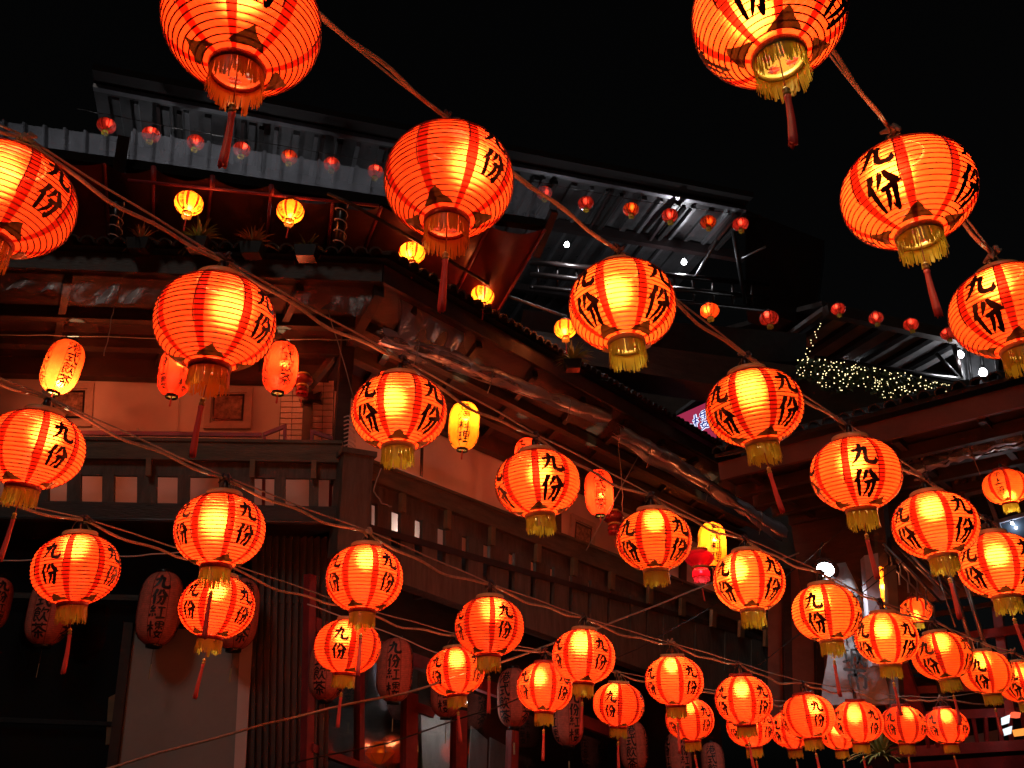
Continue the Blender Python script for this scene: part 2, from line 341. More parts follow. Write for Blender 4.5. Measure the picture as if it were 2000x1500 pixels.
_LA = sum(math.hypot(_LZ[i + 1] - _LZ[i], prof_r(_LZ[i + 1]) - prof_r(_LZ[i])) for i in range(200))
def leaf_z(s): return _LZ[max(0, min(200, int(s / _LA * 200)))]
def leaf_mesh(seed):
    rn = random.Random(seed); mb = MB(); pts = []
    # folded foil triangle: point up, wavy base just above the lower ring
    base = [(-.19, .05), (-.10, .04), (-.03, .048), (.04, .036), (.11, .046), (.19, .05)]
    ed = [(.15, .085), (.09, .12), (.05, .17), (.015, .215), (-.04, .175), (-.09, .13), (-.16, .09)]
    poly = base + ed; ax = rn.uniform(-.03, .03)
    rows = []
    for (x, y) in poly:
        x += rn.uniform(-.012, .012) + ax * y; y += rn.uniform(-.01, .01)
        x *= 1.18; z = leaf_z(y * 1.6 - .02); lift = .02 + .035 * abs(math.sin(9 * x + seed)) ; rows.append(on_round(prof_r, x / max(.42, prof_r(z)) , z, lift))
    c = Vector((0, 0, 0))
    for p in rows: c += Vector(p)
    c /= len(rows); c += Vector((.03, 0, -.0))
    vs = [tuple(c)] + rows; n = len(rows)
    fs = [(0, 1 + i, 1 + (i + 1) % n) for i in range(n)]
    mb.add(vs, fs)
    return mb.mesh('foil_leaf', M['leaf'])
for k in range(3): PR['leaf%d' % k] = leaf_mesh(11 + k)
PR['top_ring'] = MB().lathe([(.40, .765), (.42, .79), (.41, .88), (.395, .895), (.37, .89), (.37, .77), (.40, .765)], 32).mesh('top_collar', M['collar'], True)
PR['top_plate'] = MB().lathe([(.0, .862), (.34, .858), (.34, .85), (0, .852)], 24).mesh('top_plate', M['collar'])
PR['bottom_ring'] = MB().lathe([(.345, -.785), (.36, -.80), (.35, -.885), (.335, -.90), (.315, -.89), (.315, -.79), (.345, -.785)], 32).mesh('bottom_collar', M['collar'], True)
def plate():
    mb = MB(); na, nr = 36, 8; hole = [(.17 * math.cos(a), .17 * math.sin(a)) for a in (R_(45), R_(135), R_(225), R_(315))]
    vs = [(.322 * i / nr * math.cos(2 * math.pi * k / na), .322 * i / nr * math.sin(2 * math.pi * k / na), -.865 + .02 * (i / nr) ** 2) for i in range(nr + 1) for k in range(na)]
    fs = []
    for i in range(nr):
        for k in range(na):
            r = .322 * (i + .5) / nr; a = 2 * math.pi * (k + .5) / na
            if any(math.hypot(r * math.cos(a) - hx, r * math.sin(a) - hy) < .072 for hx, hy in hole): continue
            fs.append((i * na + k, i * na + (k + 1) % na, (i + 1) * na + (k + 1) % na, (i + 1) * na + k))
    return mb.add(vs, fs).mesh('end_plate', M['plate_gold'])
PR['plate'] = plate()
def fringe(seed, L=.33):
    rn = random.Random(seed); mb = MB(); n = 150
    clump = [rn.uniform(-.05, .05) for _ in range(24)]
    for k in range(n):
        a = 2 * math.pi * k / n + rn.uniform(-.03, .03); ln = L + clump[k * 24 // n] + rn.uniform(-.04, .03)
        sp = rn.uniform(-.02, .03); tw = rn.uniform(-.08, .08); w = rn.uniform(.005, .011)
        prev = None
        for j in range(4):
            t = j / 3; r = .338 + sp * t * t; aa = a + tw * t * t; z = -.885 - ln * t
            c = Vector((r * math.cos(aa), r * math.sin(aa), z)); sd = Vector((-math.sin(aa), math.cos(aa), 0)) * (w * (1 - .3 * t) + .004)
            i0 = len(mb.v); mb.v += [tuple(c - sd), tuple(c + sd)]
            if prev is not None: mb.f.append((prev, prev + 1, i0 + 1, i0))
            prev = i0
    return mb.mesh('fringe', M['gold_fringe'])
for k in range(4): PR['fringe%d' % k] = fringe(31 + k)
mb = MB()
for s in (-1, 1):
    mb.tube([(.36 * s, 0, .85), (.33 * s, .02, 1.0), (.2 * s, .02, 1.13), (0, 0, 1.2)], .009, 5)
mb.tube([(0, .36, .85), (0, .16, 1.08), (0, 0, 1.2)], .008, 5)
PR['hanger'] = mb.mesh('hanger_wire', M['wire'])
PR['socket'] = MB().lathe([(.0, 1.2), (.06, 1.18), (.075, 1.05), (.07, .9), (.09, .8), (.06, .62), (0, .6)], 12).mesh('lamp_socket', M['black'], True)
PR['cord'] = MB().tube([(0, 0, -.86), (.004, 0, -1.1), (0, .003, -1.40)], .010, 5).mesh('tassel_cord', M['cord'])
def tassel(seed, L=1.0):
    rn = random.Random(seed); mb = MB(); n = 22; rows = [(.0, .028), (.04, .05), (.10, .042), (.16, .042), (.5, .052), (.85, .062), (1.0, .062)]
    bx, by = rn.uniform(-.05, .05), rn.uniform(-.05, .05); jit = [rn.uniform(.78, 1.15) for _ in range(n)]; jl = [rn.uniform(.95, 1.04) for _ in range(n)]
    for t, r in rows:
        for k in range(n):
            a = 2 * math.pi * k / n; q = r * (1 + (jit[k] - 1) * min(1, t * 3)) * (1 if k % 2 else 1 - .16 * min(1, 4 * t))
            mb.v.append((q * math.cos(a) + bx * t * t, q * math.sin(a) + by * t * t, -1.50 - L * t * (jl[k] if t > .9 else 1)))
    m = len(rows); mb.f += [(i * n + k, i * n + (k + 1) % n, (i + 1) * n + (k + 1) % n, (i + 1) * n + k) for i in range(m - 1) for k in range(n)]
    mb.f += [tuple(range(n)), tuple(range((m - 1) * n, m * n))]
    return mb.mesh('tassel', M['tassel'], True)
for k in range(3): PR['tassel%d' % k] = tassel(51 + k, .88)
PR['bead'] = MB().lathe([(0, -1.37), (.035, -1.385), (.05, -1.42), (.03, -1.445), (.052, -1.48), (.04, -1.515), (0, -1.52)], 12).mesh('bead', M['bead'], True)

def sight_yaw(p):                        # rotation that turns local +x towards the camera
    return math.atan2(CAM.y - p.y, CAM.x - p.x)
def bulb(parent, loc, power, col=(1, .78, .42), rad=.03):
    l = bpy.data.lights.new('bulb', 'POINT'); l.energy = power; l.color = col; l.shadow_soft_size = rad
    o = bpy.data.objects.new('bulb', l); COL.objects.link(o); o.parent = parent; o.location = loc; return o
KP = 24.0                                  # common lamp level
def round_lantern(p, rad, label, char=0.0, mat='silk_orange', power=1.0, tas=True, text='text', leaf=0.0, group=None, name='round_lantern',
                  fr='gold_fringe', tilt=(0, 0), lamp_z=.30, full=True, cat='lantern', collar='collar', seam=True, nleaf=4, sway=(0, 0), ntext=4):
    """char: angle (deg, to the right as seen) of one lettered gore from the sight line"""
    t = thing(name, label, cat, p, group); rv = random.Random(int(p.x * 977 + p.z * 1313)); t.scale = (rad * rv.uniform(.985, 1.02), rad * rv.uniform(.985, 1.02), rad * rv.uniform(.95, 1.02))
    power *= rv.uniform(.68, 1.2)
    t.rotation_mode = 'QUATERNION'
    yaw = sight_yaw(p) + R_(char)
    t.rotation_quaternion = (Matrix.Rotation(R_(tilt[0]), 3, 'X') @ Matrix.Rotation(R_(tilt[1]), 3, 'Y') @ Matrix.Rotation(yaw, 3, 'Z')).to_quaternion()
    rn = random.Random(hash((round(p.x, 3), round(p.z, 3))) & 0xffff)
    for k in range(8):
        g = obj('gore', PR['gore'], M[mat], t); g.rotation_euler.z = R_(45 * k)
        if seam:
            s = obj('seam_strip', PR['seam'], None, t); s.rotation_euler.z = R_(45 * k)
    obj('rib_wires', PR['ribs'], None, t, kind='stuff')
    if text:
        for k in range(ntext):
            l = obj('lettering', PR[text], None, t); l.rotation_euler.z = R_(360 / ntext * k)
    if full:
        for k in range(nleaf):
            l = obj('foil_leaf', PR['leaf%d' % rn.randrange(3)], None, t); l.rotation_euler.z = R_(360 / nleaf * k + leaf + rn.uniform(-9, 9))
        obj('hanger_wire', PR['hanger'], None, t); obj('lamp_socket', PR['socket'], None, t)
        obj('end_plate', PR['plate'], M['plate_red'] if mat == 'silk_red' else M['plate_gold'], t).rotation_euler.z = rn.uniform(0, 6)
    obj('top_plate', PR['top_plate'], M['collar_red'], t)
    obj('top_collar', PR['top_ring'], M[collar], t); obj('bottom_collar', PR['bottom_ring'], M['collar_red'] if mat == 'silk_red' else M[collar], t)
    f = obj('fringe', PR['fringe%d' % rn.randrange(4)], M[fr], t); f.rotation_euler.z = rn.uniform(0, 6)
    if tas:
        h = obj('tassel_cord', PR['cord'], None, t); b = obj('bead', PR['bead'], None, h); ts = obj('tassel', PR['tassel%d' % rn.randrange(3)], None, h)
        h.location = (0, 0, -.86); h.matrix_parent_inverse = Matrix.Identity(4)
        a, b_ = R_(sway[0] + rn.uniform(-1.5, 1.5)), R_(sway[1] + rn.uniform(-1.5, 1.5))
        h.rotation_euler = (a, b_, 0)
        for q in (h,): q.data = PR['cord0']
        for q, k in ((b, 'bead'), (ts, None)): q.location = (0, 0, .86)
    if power > 0:
        bulb(t, (rn.uniform(-.2, .2), rn.uniform(-.2, .2), lamp_z + rn.uniform(-.14, .12)), KP * power * (rad / .25) ** 2, rad=.05 * rad / .25)
    return t
PR['cord0'] = MB().tube([(0, 0, 0), (.004, 0, -.24), (0, .003, -.54)], .010, 5).mesh('tassel_cord', M['cord'])

# ------------------------------------------------------------------ long lantern (unit radius, half height HL)
HL = 1.62
def prof_l(z): return max(0.0, 1 - (abs(z) / (HL + .04)) ** 3.6) ** .5
ZL = arc_table(prof_l, -HL, HL, 40)
PR['lgore'] = sheet(prof_l, ZL, -R_(22.5), R_(22.5), 6, 0, .008, 2).mesh('panel', M['silk_red'], True)
mb = MB()
for z in ZL[1:-1]: mb.tube(ring_pts(prof_l(z) + .001, z, 40), .004, 3, False)
for k in range(8):
    a = R_(22.5 + 45 * k); mb.tube([on_round(prof_l, a, z, .004) for z in ZL], .014, 4, False)
PR['lribs'] = mb.mesh('rib_wires', M['seam'] and surf('rib_red', (.28, .02, .008), bump=0))
PR['lcap'] = MB().lathe([(.36, HL - .09), (.38, HL - .02), (.37, HL + .12), (.34, HL + .13), (.30, HL + .1), (.30, HL - .05), (.36, HL - .09)], 24).mesh('end_cap', M['black'], True)
PR['lplate'] = plate(); PR['lplate'].materials[0] = M['plate_gold']
BOLD[0] = 1.35
PR['lt_tea'] = panel_text('港式飲茶', prof_l, .70, 1.05, .70, .02, 1.05).mesh('lettering', M['ink'])
PR['lt_red'] = panel_text('九份紅樓', prof_l, .70, 1.05, .70, .02, 1.05).mesh('lettering', M['ink'])
PR['lt_food'] = panel_text('台灣料理', prof_l, .70, 1.05, .70, .02, 1.05).mesh('lettering', M['ink'])
BOLD[0] = 1.0
PR['ltag'] = MB().box((0, 0, -2.75), (.11, .02, .62)).mesh('paper_tag', surf('paper_tag', (.5, .36, .2), bump=0))
PR['ltstring'] = MB().tube([(0, 0, -HL - .1), (.01, 0, -2.2), (0, 0, -2.45)], .012, 4).mesh('tag_string', M['black'])
def long_lantern(p, rad, label, text='lt_tea', char=0.0, mat='silk_red', power=0.0, lamp_z=-.2, lean=0.0, group=None, tas=True, tag_=False, hw=1.0):
    t = thing('long_lantern', label, 'lantern', p, group); t.scale = (rad, rad, rad * hw)
    t.rotation_mode = 'QUATERNION'; yaw = sight_yaw(p) + R_(char)
    t.rotation_quaternion = (Matrix.Rotation(R_(lean), 3, 'Y') @ Matrix.Rotation(yaw, 3, 'Z')).to_quaternion()
    for k in range(8): obj('panel', PR['lgore'], M[mat], t).rotation_euler.z = R_(45 * k)
    obj('rib_wires', PR['lribs'], None, t, kind='stuff')
    for k in range(4): obj('lettering', PR[text], None, t).rotation_euler.z = R_(90 * k)
    obj('end_cap', PR['lcap'], None, t); c = obj('end_cap', PR['lcap'], None, t); c.rotation_euler.x = math.pi
    pl = obj('end_plate', PR['plate'], M['plate_gold'] if power else M['black'], t); pl.location.z = -HL + .84; pl.scale = (.95, .95, 1)
    if tas:
        b = obj('tassel', PR['tassel0'], None, t); b.location.z = -HL + 1.25; b.scale = (.9, .9, .8)
        s = obj('tassel_cord', PR['cord'], None, t); s.location.z = -HL + .85
    if tag_:
        obj('tag_string', PR['ltstring'], None, t); obj('paper_tag', PR['ltag'], None, t).rotation_euler.z = .4
    if power > 0: bulb(t, (.15, .1, lamp_z), KP * power * (rad / .18) ** 2, rad=.03)
    return t
# ------------------------------------------------------------------ the lantern strings
DL = .50
def cable(name, label, tops, r1=.009, r2=.005, ext0=None, ext1=None, seed=1, knots=True, sag=.035):
    """two wires from knot to knot: a thick slack one and a thin taut one"""
    rn = random.Random(seed); P = [Vector(t) for t in tops]
    if ext0 is not None: P = [Vector(ext0)] + P
    if ext1 is not None: P = P + [Vector(ext1)]
    t = thing(name, label, 'cable', P[0])
    a, b = [], []
    for i in range(len(P) - 1):
        p, q = P[i], P[i + 1]; d = (q - p).length; ph = rn.uniform(0, 6); s1 = d * sag * rn.uniform(.6, 1.5); s2 = d * .008 * rn.uniform(-.5, 1.2)
        side = Vector((rn.uniform(-1, 1), rn.uniform(-1, 1), 0)) * .02
        for k in range(14):
            u = k / 14; c = p.lerp(q, u)
            w = 4 * u * (1 - u)
            a.append(c + Vector((0, 0, -s1 * w - .012 * math.sin(u * 12 + ph) * w * d)) + side * w + Vector((.006 * math.sin(ph + u * 17), .006 * math.cos(ph + u * 13), 0)) * w)
            b.append(c + Vector((0, 0, -s2 * w + .012 + .004 * math.sin(u * 9 + ph) * w)) - side * w)
    a.append(P[-1]); b.append(P[-1] + Vector((0, 0, .012)))
    child(t, MB().tube(a, r1, 7), 'thick_wire', M['cable'], True); child(t, MB().tube(b, r2, 6), 'thin_wire', M['cable_thin'], True)
    if knots:
        for p in tops:
            kb = MB(); p = Vector(p)
            for j in range(5):
                q = Vector((rn.uniform(-.02, .02), rn.uniform(-.02, .02), rn.uniform(-.02, .02)))
                e = Vector((rn.uniform(-.035, .035), rn.uniform(-.03, .03), rn.uniform(-.03, .03)))
                kb.tube([p + q - e, p + q + Vector((0, 0, .012)), p + q + e], [.006, .014, .007], 6)
            child(t, kb, 'tape_knot', M['tape'] if rn.random() < .6 else M['cable'], True)
    return t
def ordinal(i): return ['first', 'second', 'third', 'fourth', 'fifth', 'sixth', 'seventh', 'eighth', 'ninth', 'tenth', 'eleventh', 'twelfth'][i]
STR = {
 # x, y, width, lettered-gore angle, leaf angle, tassel, fabric, lamp
 'A': [(474, 46, 295, 10, 0, 1, 'silk_red', 1.0), (877, 354, 248, 43, 36, 1, 'silk_red', 1.0), (1215, 597, 207, 47, 0, 0, 'silk_amber', 1.0), (1473, 796, 184, 45, -20, 1, 'silk_amber', 1.0),
       (1671, 926, 170, 13, 30, 1, 'silk_orange', 1.0), (1826, 1026, 157, 42, 10, 1, 'silk_orange', 1.0), (1950, 1104, 148, 48, 45, 1, 'silk_orange', .9)],
 'B': [(1501, 28, 288, -13, 35, 1, 'silk_orange', 1.0), (1773, 378, 246, -20, 22, 1, 'silk_orange', 1.0), (1972, 608, 214, -22, 25, 1, 'silk_orange', 1.0)],
 'C': [(9, 390, 254, 36, 0, 1, 'silk_red', .95), (421, 630, 228, 50, -50, 1, 'silk_red', .9), (780, 805, 183, 44, 45, 0, 'silk_orange', 1.0), (1050, 945, 163, 21, -20, 0, 'silk_orange', 1.05),
       (1277, 1055, 147, 45, 45, 0, 'silk_amber', .95), (1463, 1135, 137, 44, 45, 0, 'silk_amber', 1.3), (1614, 1197, 128, -20, 40, 1, 'silk_amber', 1.0), (1731, 1247, 117, 44, 30, 1, 'silk_amber', 1.0),
       (1839, 1281, 110, -28, 20, 1, 'silk_amber', .9), (1926, 1313, 97, -14, 50, 1, 'silk_amber', .9), (1994, 1332, 90, -20, 0, 0, 'silk_orange', .85)],
 'D': [(66, 878, 182, 28, 30, 1, 'silk_red', 1.1), (430, 1036, 172, 34, -20, 1, 'silk_red', 1.15), (712, 1130, 151, 38, -60, 1, 'silk_red', 1.15), (956, 1224, 134, 28, 30, 1, 'silk_red', 1.1), (1140, 1282, 122, 34, -24, 1, 'silk_red', 1.1),
       (1317, 1329, 113, 37, 35, 1, 'silk_red', 1.1), (1452, 1367, 110, 42, 30, 1, 'silk_red', 1.0), (1578, 1399, 101, 23, 0, 1, 'silk_red', 1.0), (1676, 1409, 93, 38, 20, 1, 'silk_red', .95),
       (1765, 1416, 84, 57, 0, 1, 'silk_red', .8), (1848, 1418, 82, 55, -10, 1, 'silk_red', .75)],
 'E': [(149, 1112, 160, -36, 0, 1, 'silk_red', 1.1), (424, 1185, 142, 45, 0, 1, 'silk_red', 1.1), (679, 1263, 128, -14, 30, 1, 'silk_red', 1.05), (890, 1312, 113, -42, 20, 1, 'silk_red', 1.1),
       (1064, 1343, 110, 42, -40, 1, 'silk_red', 1.0), (1208, 1376, 98, -19, 40, 1, 'silk_red', 1.0), (1347, 1405, 96, 42, 10, 1, 'silk_red', .9), (1466, 1419, 92, 45, 20, 1, 'silk_red', .85),
       (1546, 1425, 82, -44, 0, 1, 'silk_red', .85), (1638, 1432, 74, -50, 30, 1, 'silk_red', .85)],
}
SNAME = {'A': 'highest long cable', 'B': 'top right cable', 'C': 'middle cable', 'D': 'second lowest cable', 'E': 'lowest cable'}
GRP = {'A': 'lanterns on the highest cable', 'B': 'lanterns on the top right cable', 'C': 'lanterns on the middle cable', 'D': 'lanterns on the second lowest cable', 'E': 'lanterns on the lowest cable'}
HUE = {'silk_red': 'red orange', 'silk_orange': 'orange', 'silk_amber': 'amber orange'}
EXT = {'A': (at(60, -260, 2.3), at(2090, 1160, 6.2)), 'B': (at(1250, -330, 2.6), at(2120, 700, 4.4)), 'C': (at(-330, 130, 3.1), at(2120, 1330, 10.5)),
       'D': (at(-260, 620, 4.0), at(2100, 1330, 11.8)), 'E': (at(-200, 930, 4.8), at(1730, 1345, 12.4))}
LP = {}
for s, rows in STR.items():
    tops = []
    for i, (x, y, w, ch, lf, ts, mt, pw) in enumerate(rows):
        d = FPX * DL / w; p = at(x, y, d)
        rn = random.Random(i * 7 + ord(s))
        lab = 'lit %s round lantern, %s from the left on the %s' % (HUE[mt], ordinal(i), SNAME[s])
        round_lantern(p, DL / 2, lab, ch, mt, pw, bool(ts), 'text_s' if mt == 'silk_red' else 'text', lf, GRP[s], tilt=(rn.uniform(-4, 5), rn.uniform(-5, 5)), fr='orange_fringe' if (mt == 'silk_red' and s in 'AC') else 'gold_fringe',
                      collar='collar_red' if (mt == 'silk_red' and s in 'A') or (s == 'D' and i > 5) or (s == 'E' and i in (4,)) else 'collar',
                      ntext=2 if s + str(i) in ('A0', 'A1', 'C0', 'C1') else 4,
                      sway=(rn.uniform(-2, 2), (3 if x > 1400 else -4 if x < 500 else 0) * (-1)))
        LP[s, i] = p; tops.append(p + Vector((0, 0, DL / 2 * 1.22)))
    cable('lantern_cable', {'A': 'pair of tan wires carrying the lanterns from top left down to the right', 'B': 'pair of tan wires between the two big lanterns at top right',
          'C': 'pair of tan wires from the left edge sloping down past the roof corner', 'D': 'pair of tan wires carrying the second lowest row of lanterns', 'E': 'pair of tan wires carrying the lowest row of lanterns'}[s],
          tops, ext0=EXT[s][0], ext1=EXT[s][1], seed=ord(s))
# ------------------------------------------------------------------ the setting
M['wood_dark'] = surf('dark_wood', (.045, .028, .02), rough=.55, var=.5, scale=3, stretch=(1, 1, 4), bump=.3)
M['wood_rail'] = surf('weathered_rail_wood', (.15, .105, .06), rough=.6, var=.5, scale=2.5, stretch=(1, 1, 6), bump=.35)
M['wood_grey'] = surf('grey_board', (.125, .105, .088), rough=.7, var=.5, scale=3, stretch=(4, 4, .7), bump=.35)
M['batten'] = surf('brown_batten', (.20, .13, .065), rough=.6, var=.35, scale=4)
M['plaster'] = surf('pale_plaster', (.78, .58, .53), rough=.85, var=.14, scale=1.2, bump=.06)
M['soffit'] = surf('soffit_board', (.038, .017, .014), rough=.65, var=.45, scale=1.6, stretch=(.6, 3, 3), bump=.25)
M['beam_brown'] = surf('brown_beam', (.036, .019, .014), rough=.6, var=.45, scale=2, bump=.3)
M['tile'] = surf('roof_tile', (.035, .028, .025), rough=.6, var=.5, scale=5, bump=.3)
M['brick'] = surf('painted_brick', (.75, .52, .46), rough=.8, var=.2, scale=9, bump=.3)
M['mortar'] = surf('dark_mortar', (.05, .03, .025), rough=.9)
M['frame_wood'] = surf('picture_frame', (.60, .42, .36), rough=.5, var=.25, scale=7)
M['red_paint'] = surf('red_painted_wood', (.34, .04, .045), rough=.45, var=.4, scale=4, bump=.25)
M['steel_dark'] = surf('dark_steel', (.03, .03, .032), rough=.4, metal=.5, var=.4, scale=6)
M['steel_light'] = surf('galvanised_steel', (.22, .22, .235), rough=.35, metal=.8, var=.25, scale=6, bump=.05)
M['dark_panel'] = surf('dark_corrugated', (.05, .045, .042), rough=.45, var=.4, scale=2, stretch=(3, 3, .5), bump=.12)
M['blind'] = surf('woven_blind', (.30, .28, .26), rough=.85, var=.12, scale=2, bump=.1)
M['asphalt'] = surf('stone_paving', (.06, .055, .05), rough=.85, var=.4, scale=2, bump=.4)
M['film'] = clear_film('clear_plastic', (.86, .80, .80), .10, 7)
M['film2'] = clear_film('cloudy_plastic', (.75, .75, .78), .08, 5)
def glass_dark(name, col=(.012, .010, .010), rough=.08):
    m, nt, out = new_mat(name); b = nt.nodes.new('ShaderNodeBsdfPrincipled'); nt.links.new(b.outputs[0], out.inputs[0])
    b.inputs['Base Color'].default_value = (*col, 1); b.inputs['Roughness'].default_value = rough; b.inputs['Specular IOR Level'].default_value = .6
    return m
M['glass_dark'] = glass_dark('dark_glass'); 
M['glass_blue'] = glass_dark('blue_glass', (.02, .03, .045), .1)
def pane_mat():
    m, nt, out = new_mat('window_glass'); N, L = nt.nodes.new, nt.links.new
    t = N('ShaderNodeBsdfTransparent'); t.inputs[0].default_value = (.8, .82, .82, 1); g = N('ShaderNodeBsdfGlossy'); g.inputs['Roughness'].default_value = .05
    f = N('ShaderNodeFresnel'); f.inputs[0].default_value = 1.5; ms = N('ShaderNodeMixShader')
    k = N('ShaderNodeMath'); k.operation = 'MULTIPLY'; k.inputs[1].default_value = .18; L(f.outputs[0], k.inputs[0]); L(k.outputs[0], ms.inputs[0]); L(t.outputs[0], ms.inputs[1]); L(g.outputs[0], ms.inputs[2]); L(ms.outputs[0], out.inputs[0]); return m
M['pane'] = pane_mat()

gr = MB().add([(-400, -400, 0), (400, -400, 0), (400, 400, 0), (-400, 400, 0)], [(0, 1, 2, 3)]).build('ground', M['asphalt'], kind='structure')

PHL, PHR = R_(84.2), R_(37.7)
CN = at(690, 905, 9.8)
DLv, NL = Vector((math.sin(PHL), math.cos(PHL), 0)), Vector((math.cos(PHL), -math.sin(PHL), 0))
DRv, NR = Vector((math.sin(PHR), math.cos(PHR), 0)), Vector((math.cos(PHR), -math.sin(PHR), 0))
LF, RF = Plane(CN, NL), Plane(CN, NR)
UPV = Vector((0, 0, 1))
def corner(off, z):                      # plan corner of the two facades, both moved off metres outward
    a, b = CN + NL * off, CN + NR * off
    den = DLv.x * DRv.y - DLv.y * DRv.x; d = b - a; t = (d.x * DRv.y - d.y * DRv.x) / den
    p = a + DLv * t; return Vector((p.x, p.y, z))
def slab(par, name, pl, poly, off, th, mat, **t):
    return child(par, MB().prism([pl.hit(x, y, off) for x, y in poly], -pl.n * th), name, M[mat], **t)
def line(par, name, pts, r, mat, n=6): return child(par, MB().tube(pts, r, n), name, M[mat], True)

# ------------------------------------------------------------------ teahouse
TH = thing('teahouse', 'dark wooden teahouse with balcony, tiled eaves and pink lit walls', 'building', (CN.x, CN.y, 0))
RIGHT_END = 12.0; LEFT_END = -9.0
ZT = 6.56
# upper storey walls behind the balcony
a, b, c = corner(-1.25, 0) + DLv * LEFT_END, corner(-1.25, 0), corner(-1.25, 0) + DRv * RIGHT_END
wl = child(TH, MB().prism([a + UPV * 4.2, b + UPV * 4.2, b + UPV * 6.9, a + UPV * 6.9], -NL * .15), 'wall', M['plaster'])
wr = child(TH, MB().prism([b + UPV * 4.2 + DRv * .01, c + UPV * 4.2, c + UPV * 6.9, b + UPV * 6.9 + DRv * .01], -NR * .15), 'wall', M['plaster'])
# balcony floor
for (p, q, n_) in ((corner(.05, 4.3) + DLv * LEFT_END, corner(.05, 4.3), NL), (corner(.05, 4.3), corner(.05, 4.3) + DRv * RIGHT_END, NR)):
    child(TH, MB().prism([p, q, q - n_ * 1.35, p - n_ * 1.35], Vector((0, 0, -.08))), 'balcony_floor', M['beam_brown'])
# eave ceiling
e0, e1, e2 = corner(.5, 7.02) + DLv * LEFT_END, corner(.5, 7.02), corner(.5, 7.02 + .25) + DRv * RIGHT_END
i0, i1, i2 = corner(-1.3, 6.62) + DLv * LEFT_END, corner(-1.3, 6.62), corner(-1.3, 6.62 + .1) + DRv * RIGHT_END
child(TH, MB().prism([e0, e1, i1, i0], Vector((0, 0, .06))), 'eave_ceiling', M['soffit'])
child(TH, MB().prism([e1, e2, i2, i1], Vector((0, 0, .06))), 'eave_ceiling', M['soffit'])
for off, z, h, w in ((-.15, 6.82, .16, .12), (-.62, 6.70, .2, .14), (-1.12, 6.56, .26, .16)):
    p, q, r = corner(off, z) + DLv * LEFT_END, corner(off, z), corner(off, z) + DRv * RIGHT_END
    child(TH, MB().beam(p, q, w, h), 'ceiling_beam', M['wood_dark' if off > -1 else 'beam_brown'])
    child(TH, MB().beam(q, r, w, h), 'ceiling_beam', M['wood_dark' if off > -1 else 'beam_brown'])
for k in range(9):                        # rafters under the right eave
    s = .6 + k * 1.25; p, q = corner(.45, 6.95 + .021 * s) + DRv * s, corner(-1.2, 6.58 + .008 * s) + DRv * s
    child(TH, MB().beam(p, q, .09, .11), 'rafter', M['beam_brown'])
child(TH, MB().beam(corner(.48, 6.93), corner(-1.2, 6.5), .12, .16), 'hip_rafter', M['beam_brown'])
for k in range(6):
    s = -.9 - k * 1.3; p, q = corner(.45, 6.95) + DLv * s, corner(-1.2, 6.58) + DLv * s
    child(TH, MB().beam(p, q, .08, .10), 'rafter', M['wood_dark'])
# fascia and roof
f0, f1, f2 = corner(.55, 7.12) + DLv * LEFT_END, corner(.55, 7.12), corner(.55, 7.13 + .26) + DRv * RIGHT_END
child(TH, MB().beam(f0, f1, .05, .24), 'fascia', M['wood_dark']); child(TH, MB().beam(f1, f2, .05, .24), 'fascia', M['beam_brown'])
roof = child(TH, MB().add([corner(.68, 7.26) + DLv * LEFT_END, corner(.68, 7.26), corner(.68, 7.27 + .26) + DRv * RIGHT_END, corner(-2.2, 8.8) + DRv * RIGHT_END, corner(-2.2, 8.3), corner(-2.2, 8.3) + DLv * LEFT_END],
      [(0, 1, 4, 5), (1, 2, 3, 4)]), 'roof', M['tile'])
def half_tile():
    mb = MB(); n = 5; L, r = .55, .085
    for j in range(2):
        for k in range(n + 1):
            a = math.pi * k / n; mb.v.append((-r * math.cos(a), j * L, r * math.sin(a)))
    for j in range(2):
        for k in range(n + 1):
            a = math.pi * k / n; mb.v.append((-(r - .02) * math.cos(a), j * L, (r - .02) * math.sin(a)))
    m = n + 1
    for k in range(n): mb.f += [(k, k + 1, m + k + 1, m + k), (2 * m + k + 1, 2 * m + k, 3 * m + k, 3 * m + k + 1), (k, 2 * m + k, 2 * m + k + 1, k + 1)]
    return mb.mesh('tile', M['tile'])
PR['tile'] = half_tile()
def tile_row(par, p, q, inward, rise, step=.17, jit=.012, org=None):
    d = (q - p); n = int(d.length / step); d.normalize(); sl = math.atan2(rise, 1)
    y = (inward + UPV * rise).normalized(); x = d; z = x.cross(y)
    if z.z < 0: x = -d; z = x.cross(y)
    for k in range(n):
        c = p + d * step * (k + .5) + y * random.uniform(-jit * 2, jit) + z * random.uniform(-jit, jit) * .6
        o = obj('tile', PR['tile'], None, par); org2 = org
        o.matrix_local = Matrix(((x.x, y.x, z.x, c.x - org2.x), (x.y, y.y, z.y, c.y - org2.y), (x.z, y.z, z.z, c.z - org2.z), (0, 0, 0, 1)))
tile_row(roof, corner(.74, 7.27) + DLv * -5.0, corner(.74, 7.27), -NL, .36, org=Vector(TH.location))
tile_row(roof, corner(.74, 7.27), corner(.74, 7.28 + .23) + DRv * 10.5, -NR, .36, org=Vector(TH.location))
